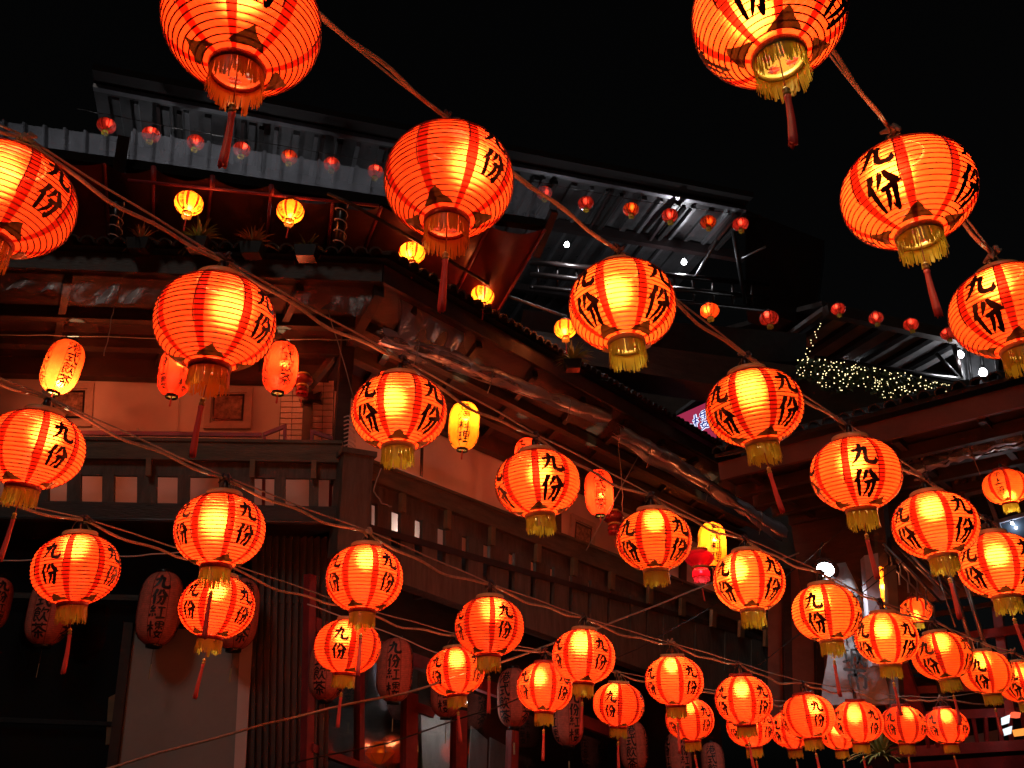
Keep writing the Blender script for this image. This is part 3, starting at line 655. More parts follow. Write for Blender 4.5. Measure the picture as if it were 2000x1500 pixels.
# balcony, left front
bl = child(TH, MB().prism([LF.hit(x, y, .07) for x, y in ((-60, 856), (668, 867), (668, 903), (-60, 891))], -NL * .13), 'balcony_rail', M['wood_rail'])
slab(bl, 'rail_cap', LF, [(-60, 849), (668, 860), (668, 866), (-60, 855)], .09, .2, 'wood_rail')
slab(bl, 'frieze_board', LF, [(-60, 892), (668, 904), (668, 936), (-60, 924)], .0, .04, 'wood_grey')
for x0, x1 in ((-60, -22), (8, 34), (56, 95), (131, 158), (200, 223), (268, 306), (347, 370), (428, 496), (536, 557), (604, 622), (660, 672)):
    o_ = random.uniform(-.01, .02)
    slab(bl, 'slat', LF, [(x0, 922 + x0 * .018), (x1, 922 + x1 * .018), (x1 - 1, 984 + x1 * .018), (x0 - 1, 984 + x0 * .018)], .03 + o_, .05, 'wood_grey')
for x in (110, 290, 493, 613): slab(bl, 'batten', LF, [(x - 5, 889 + x * .016), (x + 5, 889 + x * .016), (x + 4, 924 + x * .016), (x - 6, 924 + x * .016)], .12, .05, 'batten')
slab(TH, 'floor_beam', LF, [(-60, 975), (680, 990), (680, 1027), (-60, 1011)], .10, .22, 'wood_dark')
line(TH, 'steel_strip', [LF.hit(-60, 1009, .125), LF.hit(676, 1020, .125)], .008, 'steel_light')
# corner post
cp = corner(.02, 0); child(TH, MB().box((cp.x, cp.y, 4.45), (.34, .34, 1.12), Matrix.Rotation(R_(28), 3, 'Z')), 'corner_post', M['wood_grey'])
child(TH, MB().box((cp.x, cp.y, 5.02), (.40, .40, .06), Matrix.Rotation(R_(28), 3, 'Z')), 'post_cap', M['wood_grey'])
cq = corner(-.45, 0); child(TH, MB().box((cq.x - .02, cq.y, 5.9), (.16, .16, 2.1), Matrix.Rotation(R_(20), 3, 'Z')), 'veranda_post', M['wood_dark'])
# balcony, right front
br = child(TH, MB().prism([RF.hit(x, y, .07) for x, y in ((712, 898), (1520, 1210), (1517, 1243), (710, 931))], -NR * .13), 'balcony_rail', M['wood_rail'])
slab(br, 'rail_cap', RF, [(712, 891), (1520, 1204), (1520, 1209), (712, 897)], .09, .2, 'wood_rail')
def yR(x, y0, y1, x0=712, x1=1520): return y0 + (y1 - y0) * (x - x0) / (x1 - x0)
slab(br, 'frieze_board', RF, [(712, 932), (1518, 1244), (1516, 1268), (712, 978)], -.01, .04, 'wood_grey')
gaps = [(732, 6), (774, 9), (818, 7.5), (863, 8), (909, 6.5), (951, 6.5), (1000, 6), (1042, 5), (1079, 4), (1115, 3), (1152, 3), (1189, 2.2), (1231, 2), (1264, 1.6), (1296, 1.4)]
edges = [(g - w, g + w) for g, w in gaps]
xs = 712; k = 0
for a0, a1 in edges + [(1328, 1329), (1358, 1359), (1388, 1389), (1416, 1417), (1443, 1444), (1468, 1469), (1492, 1493), (1516, 1518)]:
    off = .02 + .02 * (k % 2)
    slab(br, 'slat', RF, [(xs, yR(xs, 975, 1264)), (a0, yR(a0, 975, 1264)), (a0 - 1, yR(a0, 1050, 1352)), (xs - 1, yR(xs, 1050, 1352))], off, .05, 'wood_grey')
    if k % 2 == 0 and k > 0: slab(br, 'batten', RF, [(xs + 3, yR(xs, 935, 1240)), (xs + 11, yR(xs + 8, 935, 1240)), (xs + 10, yR(xs + 8, 972, 1272)), (xs + 2, yR(xs, 972, 1272))], .13, .06, 'batten')
    xs = a1; k += 1
slab(TH, 'floor_beam', RF, [(712, 1046), (1518, 1346), (1514, 1398), (708, 1112)], .10, .2, 'wood_grey')
slab(TH, 'end_post', RF, [(1509, 1200), (1526, 1206), (1522, 1402), (1505, 1396)], .12, .2, 'wood_dark')
for k in range(8):                        # joists under the right balcony
    p = corner(.0, 4.0) + DRv * (1.0 + k * 1.3); child(TH, MB().beam(p, p - NR * 1.2, .08, .14), 'joist', M['wood_dark'])
# lamp in the room behind the right balcony, seen as white slits between the slats
lw = slab(TH, 'white_door', Plane(CN - NR * 1.2, NR), [(760, 905), (905, 965), (905, 1130), (758, 1090)], .02, .03, 'plaster')
lm = bpy.data.lights.new('balcony_lamp', 'POINT'); lm.energy = 5; lm.color = (1, .93, .8); lm.shadow_soft_size = .06
lo = bpy.data.objects.new('balcony_lamp', lm); COL.objects.link(lo)
lo.parent = TH; lo.location = RF.hit(810, 1040, -.95) - Vector(TH.location)
# brick pier, its post and bracket
for (x0, x1, y0, y1, nr_, nc) in ((549, 594, 762, 872, 10, 2), (612, 652, 742, 872, 11, 2)):
    pl = Plane(CN - NL * 1.05, NL); pier = slab(TH, 'brick_pier', pl, [(x0, y0), (x1, y0 + 2), (x1 - 3, y1), (x0 - 5, y1)], -.02, .12, 'mortar')
    for r in range(nr_):
        for c_ in range(nc):
            ya, yb = y0 + (y1 - y0) * r / nr_ + .9, y0 + (y1 - y0) * (r + 1) / nr_ - .9
            xa, xb = x0 + (x1 - x0) * c_ / nc + .6, x0 + (x1 - x0) * (c_ + 1) / nc - .6
            sh = -4 * (r / nr_)
            slab(pier, 'brick', pl, [(xa + sh, ya), (xb + sh, ya), (xb + sh - .4, yb), (xa + sh - .4, yb)], random.uniform(.0, .015), .05, 'brick')
pl = Plane(CN - NL * .95, NL)
slab(TH, 'pier_post', pl, [(594, 740), (611, 741), (607, 875), (588, 874)], .0, .15, 'beam_brown')
slab(TH, 'bracket', pl, [(580, 762), (590, 768), (602, 762), (612, 770), (628, 764), (624, 774), (628, 785), (612, 780), (600, 782), (584, 780)], .12, .1, 'black')
child(TH, MB().beam(pl.hit(605, 755, .1), pl.hit(668, 676, .35), .07, .09), 'brace', M['wood_dark'])
# chair backs at the rail
def chair(label, x, y, w, h, lean):
    pl2 = Plane(CN - NL * .45, NL); t = thing('chair', label, 'chair', pl2.hit(x, y + h))
    slab(t, 'top_rail', pl2, [(x, y), (x + w, y - lean), (x + w, y - lean + 7), (x, y + 7)], 0, .04, 'red_paint')
    slab(t, 'leg', pl2, [(x, y + 7), (x + 6, y + 7), (x + 4, y + h), (x - 2, y + h)], 0, .04, 'red_paint'); slab(t, 'leg', pl2, [(x + w - 6, y - lean + 7), (x + w, y - lean + 7), (x + w - 2, y + h), (x + w - 8, y + h)], 0, .04, 'red_paint')
chair('dark red chair back showing above the rail left of the brick pier', 513, 845, 46, 150, 18)
chair('dark red chair back showing above the rail right of the brick pier', 606, 838, 44, 150, -14)
# table edge and bench behind the left rail
slab(TH, 'bench_back', Plane(CN - NL * .5, NL), [(-60, 838), (510, 845), (510, 852), (-60, 846)], 0, .05, 'red_paint')
# framed pictures
def picture(label, x0, x1, y0, y1, seed, pl, skew=0.0):
    t = thing('framed_picture', label, 'picture', pl.hit((x0 + x1) / 2, (y0 + y1) / 2))
    dx, dy = x1 - x0, y1 - y0
    def q(u0, v0, u1, v1): return [(x0 + dx * u0 + 5 * (1 - v0), y0 + dy * v0 + skew * u0 * dx), (x0 + dx * u1 + 5 * (1 - v0), y0 + dy * v0 + skew * u1 * dx), (x0 + dx * u1 + 5 * (1 - v1), y0 + dy * v1 + skew * u1 * dx), (x0 + dx * u0 + 5 * (1 - v1), y0 + dy * v1 + skew * u0 * dx)]
    for (u0, v0, u1, v1) in ((0, 0, 1, .13), (0, .87, 1, 1), (0, .13, .13, .87), (.87, .13, 1, .87)): slab(t, 'frame', pl, q(u0, v0, u1, v1), .05, .05, 'frame_wood')
    slab(t, 'mount', pl, q(.13, .13, .87, .87), .016, .01, 'frame_wood'); slab(t, 'inner_frame', pl, q(.17, .18, .83, .82), .024, .006, 'black')
    m = bpy.data.materials.get('relief_print_%d' % seed)
    m = surf('relief_print_%d' % seed, (.42, .25, .18), rough=.6, var=.7, scale=11 + seed, bump=.5, col2=(.025, .012, .01)); M['rp%d' % seed] = m
    slab(t, 'print', pl, q(.21, .23, .79, .77), .032, .006, 'rp%d' % seed)
LWp = Plane(CN - NL * 1.25, NL); RWp = Plane(CN - NR * 1.25, NR)
picture('square framed flower picture on the pink wall behind the tassel', 397, 489, 755, 836, 1, LWp)
picture('square framed flower picture on the pink wall behind the leftmost long lantern', 84, 178, 747, 832, 2, LWp)
picture('framed picture on the far wall beside the right balcony', 1113, 1160, 1002, 1072, 3, RWp, .45)
# pilasters / joints on the wall
slab(TH, 'wall_strip', LWp, [(338, 737), (350, 737), (346, 842), (333, 842)], .03, .03, 'plaster')
slab(TH, 'wall_strip', LWp, [(255, 835), (268, 835), (267, 856), (253, 856)], .05, .05, 'plaster')
for x in (1085, 1330): slab(TH, 'wall_post', RWp, [(x, yR(x, 850, 1130)), (x + 12, yR(x + 12, 850, 1130)), (x + 10, 1260), (x - 2, 1260)], .05, .08, 'wood_dark')
slab(TH, 'wall_stripe', RWp, [(823, 850), (828, 852), (825, 960), (820, 958)], .01, .02, 'black')
# clothes hangers stacked on the corner post
hg = thing('wire_hangers', 'white wire hangers hooked on the corner post', 'hangers', at(680, 840, 9.7))
for k in range(9): line(hg, 'hanger', [at(672, 815 + k * 8, 9.7), at(680, 812 + k * 8, 9.66), at(690, 818 + k * 8, 9.66), at(694, 824 + k * 8, 9.7)], .008, 'plaster', 5)

# ---- ground storey, left front
GL = Plane(CN - NL * .35, NL); GR = Plane(CN - NR * .45, NR)
g0, g1, g2 = corner(-.6, 0) + DLv * LEFT_END, corner(-.6, 0), corner(-.6, 0) + DRv * RIGHT_END
child(TH, MB().prism([g0, g1, g1 + UPV * 4.2, g0 + UPV * 4.2], -NL * .1), 'ground_wall', M['glass_dark'])
gw = child(TH, MB().prism([g1 + DRv * .02 - NR * 1.1, g2 - NR * 1.1, g2 - NR * 1.1 + UPV * 4.2, g1 + DRv * .02 - NR * 1.1 + UPV * 4.2], -NR * .1), 'ground_wall', M['wood_dark'])
slab(TH, 'window_bar', GL, [(-60, 1155), (640, 1170), (640, 1180), (-60, 1166)], -.1, .05, 'wood_dark')
slab(TH, 'window_bar', GL, [(-60, 1398), (235, 1410), (233, 1418), (-60, 1408)], -.1, .05, 'steel_dark')
bld = slab(TH, 'roller_blind', GL, [(262, 1225), (470, 1232), (456, 1515), (228, 1515)], -.05, .02, 'blind')
slab(bld, 'blind_edge', GL, [(470, 1232), (494, 1233), (478, 1515), (456, 1515)], -.04, .03, 'plaster')
slab(TH, 'blind_post', GL, [(242, 1215), (260, 1216), (226, 1515), (206, 1515)], .0, .06, 'beam_brown')
slab(TH, 'stacked_crates', GL, [(212, 1362), (236, 1350), (226, 1450), (206, 1455)], -.12, .05, 'batten')
cg = slab(TH, 'corrugated_panel', GL, [(494, 1030), (648, 1034), (640, 1515), (478, 1515)], -.12, .02, 'dark_panel')
for k in range(11):
    x = 498 + k * 13.5
    slab(cg, 'panel_rib', GL, [(x, 1032), (x + 6, 1032), (x - 3 + 1, 1515), (x - 10, 1515)], -.06, .06, 'dark_panel')
# ---- ground storey, right front: red window frames, lit glass behind
wf = slab(TH, 'window_frame', GR, [(605, 1120), (618, 1124), (612, 1515), (598, 1515)], .0, .1, 'red_paint')
for x0, x1, y0 in ((704, 713, 1290), (795, 817, 1352), (892, 913, 1385), (1000, 1014, 1425), (1240, 1252, 1450)):
    slab(wf, 'mullion', GR, [(x0, y0), (x1, y0 + 4), (x1 - 2, 1515), (x0 - 2, 1515)], .0, .1, 'red_paint')
slab(wf, 'head_rail', GR, [(618, 1205), (1260, 1440), (1258, 1462), (618, 1232)], -.02, .1, 'red_paint')
slab(wf, 'sill_rail', GR, [(612, 1452), (770, 1512), (770, 1525), (612, 1468)], .02, .1, 'red_paint')
slab(wf, 'door_panel', GR, [(817, 1372), (850, 1384), (848, 1402), (816, 1390)], .0, .06, 'red_paint')
for x0, x1, y0 in ((618, 704, 1238), (713, 795, 1275), (817, 892, 1312), (913, 1000, 1350), (1014, 1240, 1390)):
    slab(wf, 'pane', GR, [(x0, y0), (x1, y0 + (x1 - x0) * .36), (x1, 1515), (x0, 1515)], -.05, .012, 'pane')
PB = Plane(CN - NR * 1.2, NR)
M['pale_cloth'] = surf('pale_curtain', (.40, .37, .36), rough=.8, var=.45, scale=2.2, stretch=(1, 1, .4), bump=.2)
for i_, poly in enumerate(([(822, 1385), (885, 1390), (885, 1520), (826, 1520)], [(921, 1418), (952, 1445), (950, 1520), (915, 1520)], [(958, 1440), (1000, 1462), (998, 1520), (955, 1520)])):
    c_ = thing('hung_curtain', ['pale curtain lit white behind the middle red framed pane', 'narrow pale curtain in the next pane to the right', 'pale greenish curtain beside the right red post'][i_], 'curtain', PB.hit(*poly[-1]))
    slab(c_, 'cloth', PB, poly, 0, .02, 'pale_cloth')  # pale sheets behind the glass imitate the whitish reflection in the panes
def white_lamp(label, x, y, d, r=.05, power=6, glow=22, col=(.96, .97, 1)):
    p = at(x, y, d); t = thing('white_lamp', label, 'lamp', p)
    mb = MB().lathe([(0, -r), (r * .7, -r * .7), (r, 0), (r * .7, r * .7), (r * .45, r * 1.1), (0, r * 1.2)], 14); mb.build('globe', emit('lamp_%d_%d' % (x, y), col, glow), t, True)
    MB().lathe([(r * .5, r * 1.1), (r * .55, r * 1.8), (r * .3, r * 2.1), (0, r * 2.1)], 10).build('cap', M['steel_dark'], t, True)
    if power:
        l = bpy.data.lights.new('glow', 'POINT'); l.energy = power; l.color = col; l.shadow_soft_size = r; o = bpy.data.objects.new('glow', l); COL.objects.link(o); o.parent = t; o.location = (0, -.02, -r * 2.2)
    return t
dp = lambda x, y, off: (RF.hit(x, y, off) - CAM).dot(_fw)
white_lamp('small white lamp glaring behind the red window frame, upper of two', 909, 1372, dp(909, 1372, -.85), .03, 3, 16, (1, .95, .88))
white_lamp('small white lamp glaring behind the pane, lower of two', 884, 1415, dp(884, 1415, -.8), .028, 2.5, 16, (1, .95, .88))
# ------------------------------------------------------------------ clear plastic curtains under the eaves
def film_sheet(name, label, top, drop, folds, seed, mat='film', par=None):
    """hanging plastic sheet: top is a list of points, drop(u) its length; gathers and waves in its lower edge"""
    rn = random.Random(seed); t = thing(name, label, 'curtain', top[0]); mb = MB(); nu, nv = 60, 10
    tot = (top[-1] - top[0]); nrm = tot.cross(UPV).normalized()
    for i in range(nu + 1):
        u = i / nu; p = top[0] + tot * u
        for j in range(nv + 1):
            v = j / nv; w = .03 * math.sin(folds * u * 6.28 + seed + v * 2) * v + .02 * math.sin(23 * u + 5 * v + seed) * v
            mb.v.append(tuple(p - UPV * drop(u) * v + nrm * (w + .02)))
    for i in range(nu):
        for j in range(nv): a = i * (nv + 1) + j; mb.f.append((a, a + nv + 1, a + nv + 2, a + 1))
    child(t, mb, 'sheet', M[mat], True)
    child(t, MB().tube([top[0], top[-1]], .012, 6), 'rod', M['beam_brown'], True)
    return t
def film_roll(label, pts, rad, seed, twist=1.0, mat='film', loose=True):
    """rolled-up clear curtain: crumpled tube with a loose flap and ties"""
    rn = random.Random(seed); t = thing('rolled_curtain', label, 'curtain', pts[0]); mb = MB(); n, m = 14, 40
    P = []
    for i in range(m + 1):
        u = i / m * (len(pts) - 1); k = min(int(u), len(pts) - 2); P.append(pts[k].lerp(pts[k + 1], u - k))
    d = (pts[-1] - pts[0]).normalized(); sd = d.cross(UPV).normalized(); u2 = sd.cross(d)
    for lay in (1.0, .62):
        b = len(mb.v)
        for i, p in enumerate(P):
            pin = 1 - .35 * max(0, math.cos(i * .55 + seed)) ** 8
            for k in range(n):
                a = 2 * math.pi * k / n + i * .05 * twist
                r = rad * lay * pin * (1 + .5 * noise.noise((math.cos(a) * 1.6 + seed, math.sin(a) * 1.6, i * .33 + lay * 9)))
                mb.v.append(tuple(p + sd * math.cos(a) * r + u2 * math.sin(a) * r))
        mb.f += [(b + i * n + k, b + i * n + (k + 1) % n, b + (i + 1) * n + (k + 1) % n, b + (i + 1) * n + k) for i in range(m) for k in range(n)]
    child(t, mb, 'roll', M[mat], True)
    if loose:
        fb = MB(); nn = 30
        for i in range(nn + 1):
            u = i / nn; p = pts[0].lerp(pts[-1], u)
            for j in range(5):
                v = j / 4; fb.v.append(tuple(p - UPV * (rad * .7 + v * rad * (.9 + .8 * noise.noise((u * 5, seed, 0)))) + sd * rad * (.4 * math.sin(u * 9 + v * 3) + .2 * math.sin(31 * u))))
        for i in range(nn):
            for j in range(4): a = i * 5 + j; fb.f.append((a, a + 5, a + 6, a + 1))
        child(t, fb, 'flap', M[mat], True)
    for k in range(3):
        p = P[int(m * (.15 + .33 * k))]; child(t, MB().tube([p + (sd * math.cos(q * .63) + u2 * math.sin(q * .63)) * rad * 1.12 for q in range(11)] + [p - UPV * rad * 2 + sd * .05, p - UPV * rad * 3.1], .006, 5), 'tie_cord', M['cable_thin'], True)
    return t
film_sheet('plastic_curtain', 'clear plastic curtain gathered under the left eave', [LF.hit(-60, 527, .42), LF.hit(240, 538, .42)], lambda u: .34 + .10 * math.sin(u * 5.5 + 2.5) + .03 * math.sin(u * 19), 5, 1)
film_sheet('plastic_curtain', 'clear plastic curtain behind the big lantern near the roof corner', [LF.hit(242, 538, .40), LF.hit(728, 562, .40)], lambda u: .30 + .08 * math.sin(u * 7 + 1) + .05 * (u > .93) + .02 * math.sin(u * 31), 9, 2)
film_sheet('plastic_curtain', 'thin plastic sheet hanging at the right of the roof corner', [RF.hit(776, 580, .42), RF.hit(905, 650, .42)], lambda u: .52 - .2 * u + .05 * math.sin(u * 9), 3, 5)
film_roll('rolled clear plastic curtain tied below the right eave near the corner', [RF.hit(742, 655, .35), RF.hit(880, 700, .36), RF.hit(1040, 765, .38), RF.hit(1190, 815, .38)], .095, 3)
film_roll('long rolled clear curtain below the far part of the right eave', [RF.hit(1205, 842, .38), RF.hit(1320, 905, .38), RF.hit(1440, 985, .38), RF.hit(1530, 1040, .38)], .125, 8)
# loose cords hanging from the eaves
def cord(label, pts, r=.005, mat='cable_thin', name='hanging_cord'):
    t = thing(name, label, 'cord', pts[0]); 
    Q = []
    for i in range(len(pts) - 1):
        for k in range(8): Q.append(pts[i].lerp(pts[i + 1], k / 8) + Vector((noise.noise((i, k * .3, pts[0].x)) * .02, 0, noise.noise((k * .3, i, pts[0].z)) * .02)))
    Q.append(pts[-1]); child(t, MB().tube(Q, r, 5), 'strand', M[mat], True); return t
cord('double cord running down from the left curtain to the corner post', [LF.hit(640, 600, .4), LF.hit(690, 775, .2)], .006)
cord('thin cord hanging from the left eave above the pink wall', [LF.hit(222, 600, .2), LF.hit(215, 640, .2), LF.hit(203, 695, .2)])
cord('double cord tied from the right eave roll down towards the long lantern', [RF.hit(1250, 885, .3), RF.hit(1145, 1075, .1)], .007)
cord('thin cord hanging beside the right long lantern', [RF.hit(1208, 850, .1), RF.hit(1215, 960, .1), RF.hit(1216, 1000, .1)])
cord('knotted pale cord hanging from the rail at the corner post', [LF.hit(745, 915, .25), LF.hit(730, 960, .25), LF.hit(748, 985, .25), LF.hit(765, 990, .25)], .008)
cord('tan cord strung across the lower left, rising to the right', [at(180, 1510, 6.2), at(520, 1412, 6.6), at(830, 1343, 7.2), at(1000, 1285, 8.0), at(1200, 1215, 9.0), at(1420, 1128, 10.5), at(1560, 1080, 11.5)], .010, 'cable', 'strung_cord')
cord('thin dark wire sloping up behind the lowest lanterns', [at(560, 1492, 8), at(760, 1450, 8.4), at(1000, 1370, 9), at(1250, 1265, 10), at(1400, 1180, 11)], .008, 'black', 'strung_cord')
cord('pale wire crossing behind the lowest left lanterns', [at(-20, 1096, 7.5), at(140, 1090, 7.5), at(215, 1088, 7.5), at(310, 1082, 7.5), at(420, 1075, 7.6)], .006, 'plaster', 'strung_cord')
cord('wire carrying the long lanterns along the left veranda', [LF.hit(-40, 652, -.2), LF.hit(110, 655, -.2), LF.hit(330, 662, -.2), LF.hit(548, 664, -.2), LF.hit(690, 662, -.2)], .008, 'cable_thin', 'strung_cord')
cord('pale slack wire left of the lower window panes', [at(600, 1180, 8.6), at(730, 1225, 8.8), at(850, 1275, 9.2), at(960, 1290, 9.4)], .007, 'plaster', 'strung_cord')
for k, (x, y) in enumerate(((1580, 1090), (1640, 1180), (1560, 1240), (1760, 1100))):
    cord(['thin dark wire left of the stone sign lamp', 'thin dark wire crossing the stone sign', 'thin dark wire behind the lowest right lanterns', 'thin dark wire beside the grey column'][k], [at(x - 120, y + 90, 10), at(x, y, 10.4), at(x + 110, y - 90, 10.9)], .006, 'black', 'strung_cord')

# ------------------------------------------------------------------ roof terrace above the teahouse: awning, corrugated screen, lamps
M['awning'] = surf('maroon_awning', (.17, .022, .02), rough=.42, var=.4, scale=1.4, bump=.25)
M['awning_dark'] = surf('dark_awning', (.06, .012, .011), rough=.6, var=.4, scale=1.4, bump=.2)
AW = thing('terrace_awning', 'dark red fabric awning on metal tubes above the roof corner', 'awning', at(740, 405, 10.8))
def sag_sheet(par, name, c, mat, sag=.12, nu=14, nv=10, wr=.015, seed=0):
    mb = MB()
    for i in range(nu + 1):
        for j in range(nv + 1):
            u, v = i / nu, j / nv; p = c[0].lerp(c[1], u).lerp(c[3].lerp(c[2], u), v)
            mb.v.append(tuple(p - UPV * (sag * 4 * u * (1 - u) + wr * noise.noise((u * 4 + seed, v * 9, seed)))))
    for i in range(nu):
        for j in range(nv): a = i * (nv + 1) + j; mb.f.append((a, a + nv + 1, a + nv + 2, a + 1))
    return child(par, mb, name, M[mat], True)
ribs_ = [((650, 395), (640, 492)), ((745, 402), (708, 496)), ((852, 420), (800, 520)), ((955, 440), (893, 566)), ((1064, 446), (962, 625))]
pts_ = [(at(a[0], a[1], 10.7), at(b[0], b[1], 11.9)) for a, b in ribs_]
for k in range(4):
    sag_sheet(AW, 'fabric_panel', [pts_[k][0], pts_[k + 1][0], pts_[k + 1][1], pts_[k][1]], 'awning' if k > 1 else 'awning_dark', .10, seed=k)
for p, q in pts_: line(AW, 'tube', [p - UPV * .02, q - UPV * .02], .022, 'red_paint')
line(AW, 'front_tube', [at(640, 378, 10.3), at(680, 395, 10.3), at(808, 467, 10.7), at(951, 553, 11.4), at(996, 580, 11.8), at(1105, 618, 12.8)], .022, 'wood_dark')
line(AW, 'front_tube', [at(250, 352, 10.2), at(740, 402, 10.4)], .02, 'red_paint')
# left side of the awning and the dark terrace room under it
lp = [(at(x, y, 10.6), at(x2, y2, 12.0)) for (x, y), (x2, y2) in (((60, 292), (90, 470)), ((205, 318), (215, 478)), ((300, 328), (300, 482)), ((415, 345), (400, 485)), ((530, 362), (520, 488)), ((650, 395), (640, 492)))]
AW2 = thing('terrace_canopy', 'dark maroon canopy over the fern planters on the upper left', 'awning', at(60, 292, 10.6))
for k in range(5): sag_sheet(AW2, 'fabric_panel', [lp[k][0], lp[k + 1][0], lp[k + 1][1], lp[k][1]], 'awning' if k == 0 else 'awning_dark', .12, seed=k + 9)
for p, q in lp: line(AW2, 'tube', [p - UPV * .02, q - UPV * .02], .02, 'red_paint')
for x in (300, 415, 530): line(AW2, 'hook', [at(x, 325 + (x - 300) * .16, 10.3), at(x, 355 + (x - 300) * .11, 10.25)], .03, 'red_paint')
back = thing('terrace_back_wall', 'dark wall behind the fern planters on the roof terrace', 'wall', at(0, 500, 12.5))
child(back, MB().prism([at(-80, 520, 12.6), at(960, 640, 12.6), at(900, 440, 12.6), at(-80, 300, 12.6)], Vector((0, .1, 0))), 'panel', M['wood_dark'])
# terrace steel frame and corrugated screen
TR = thing('roof_terrace', 'roof terrace with corrugated clear screens and metal ceiling', 'building', at(0, 300, 11.0))
child(TR, MB().beam(at(-60, 281, 11.0), at(262, 326, 11.0), .12, .13), 'edge_beam', M['matte'])
child(TR, MB().beam(at(262, 326, 11.0), at(770, 400, 11.2), .12, .14), 'edge_beam', M['matte']); child(TR, MB().beam(at(770, 400, 11.2), at(1075, 442, 11.6), .12, .12), 'edge_beam', M['matte'])
child(TR, MB().beam(at(243, 268, 10.9), at(232, 340, 10.9), .14, .14), 'edge_post', M['black']); child(TR, MB().beam(at(1082, 412, 11.4), at(1046, 500, 11.7), .1, .1), 'edge_post', M['black'])
def corr_screen(par, tl, tr_, br_, bl_, n, d0, d1):
    """clear corrugated sheet between pixel corners, ribs proud"""
    for k in range(n):
        u0, u1 = k / n, (k + 1) / n
        def q(u, v):
            x = (tl[0] + (tr_[0] - tl[0]) * u) * (1 - v) + (bl_[0] + (br_[0] - bl_[0]) * u) * v; y = (tl[1] + (tr_[1] - tl[1]) * u) * (1 - v) + (bl_[1] + (br_[1] - bl_[1]) * u) * v
            return at(x, y, d0 + (d1 - d0) * u)
        a, b, c, d = q(u0, 0), q(u1, 0), q(u1, 1), q(u0, 1); mb = MB(); nn = Vector((0, -.05, 0))
        f = (.0, .12, .2, .32, .4, 1.0); h = (0, 0, 1, 1, 0, 0)
        for t_, hh in zip(f, h): mb.v += [tuple(a.lerp(b, t_) + nn * hh), tuple(d.lerp(c, t_) + nn * hh)]
        for i in range(5): mb.f.append((2 * i, 2 * i + 2, 2 * i + 3, 2 * i + 1))
        child(par, mb, 'clear_sheet', M['corr'])
def corr_mat():
    m, nt, out = new_mat('corrugated_clear'); N, L = nt.nodes.new, nt.links.new
    t = N('ShaderNodeBsdfTransparent'); t.inputs[0].default_value = (.62, .62, .64, 1); d = N('ShaderNodeBsdfTranslucent'); d.inputs[0].default_value = (.34, .34, .37, 1)
    p = N('ShaderNodeBsdfPrincipled'); p.inputs['Base Color'].default_value = (.14, .14, .15, 1); p.inputs['Roughness'].default_value = .18
    tc = N('ShaderNodeTexCoord'); nz = N('ShaderNodeTexNoise'); nz.inputs['Scale'].default_value = 4; nz.inputs['Detail'].default_value = 5; L(tc.outputs['Object'], nz.inputs['Vector'])
    mr = N('ShaderNodeMapRange'); mr.inputs['To Min'].default_value = .15; mr.inputs['To Max'].default_value = .6; L(nz.outputs[0], mr.inputs['Value'])
    m1 = N('ShaderNodeMixShader'); m1.inputs[0].default_value = .4; L(d.outputs[0], m1.inputs[1]); L(p.outputs[0], m1.inputs[2])
    m2 = N('ShaderNodeMixShader'); L(mr.outputs[0], m2.inputs[0]); L(t.outputs[0], m2.inputs[1]); L(m1.outputs[0], m2.inputs[2]); L(m2.outputs[0], out.inputs[0]); return m
M['corr'] = corr_mat()
corr_screen(TR, (-40, 232), (238, 268), (236, 318), (-40, 278), 7, 11.05, 11.05)
corr_screen(TR, (256, 255), (760, 338), (752, 392), (252, 318), 14, 11.1, 11.3)
corr_screen(TR, (955, 345), (1078, 368), (1068, 436), (945, 418), 3, 11.5, 11.6)
# terrace ceiling
ZC = 11.0; CPL = Plane((0, 0, ZC), (0, 0, -1))
fr_ = [CPL.hit(x, y) for x, y in ((182, 172), (1456, 412))]
ed = (fr_[1] - fr_[0]).normalized(); bk = Vector((-ed.y, ed.x, 0))
M['ceil'] = surf('foil_ceiling', (.10, .10, .105), rough=.32, var=.7, scale=1.3, stretch=(1, 1, 1), bump=.6, metal=.55)
child(TR, MB().prism([fr_[0], fr_[1], fr_[1] + bk * 6, fr_[0] + bk * 6], Vector((0, 0, .06))), 'ceiling', M['ceil'])
child(TR, MB().beam(fr_[0] + UPV * .02, fr_[1] + UPV * .02, .09, .07), 'gutter', M['steel_light'])
child(TR, MB().prism([fr_[0] + UPV * .08 - bk * .3, fr_[1] + UPV * .08 - bk * .3, fr_[1] + UPV * .5 + bk * 6, fr_[0] + UPV * .5 + bk * 6], Vector((0, 0, .12))), 'roof', M['matte'])
L_c = (fr_[1] - fr_[0]).length
for k in range(32):
    p = fr_[0] + ed * (.3 + k * (L_c - .6) / 31 + .1 * noise.noise((k * 1.7, 0, 0))) - UPV * .03
    child(TR, MB().beam(p + bk * .1, p + bk * 5.9, .06 if k % 2 else .10, .05 + .03 * (k % 3)), 'ceiling_rib', M['steel_light'] if k % 2 else M['ceil'])
for s_, w_ in ((1.15, .2), (3.4, .14)):
    child(TR, MB().beam(fr_[0] + bk * s_ - UPV * .15, fr_[1] + bk * s_ - UPV * .15 + ed * .6, .12, w_), 'purlin', M['black'])
for k in range(9):
    p = fr_[0] + ed * (.9 + k * 1.22) - UPV * .06; child(TR, MB().beam(p + bk * .05, p + bk * 1.1 - UPV * .1, .05, .06), 'strut', M['black'])
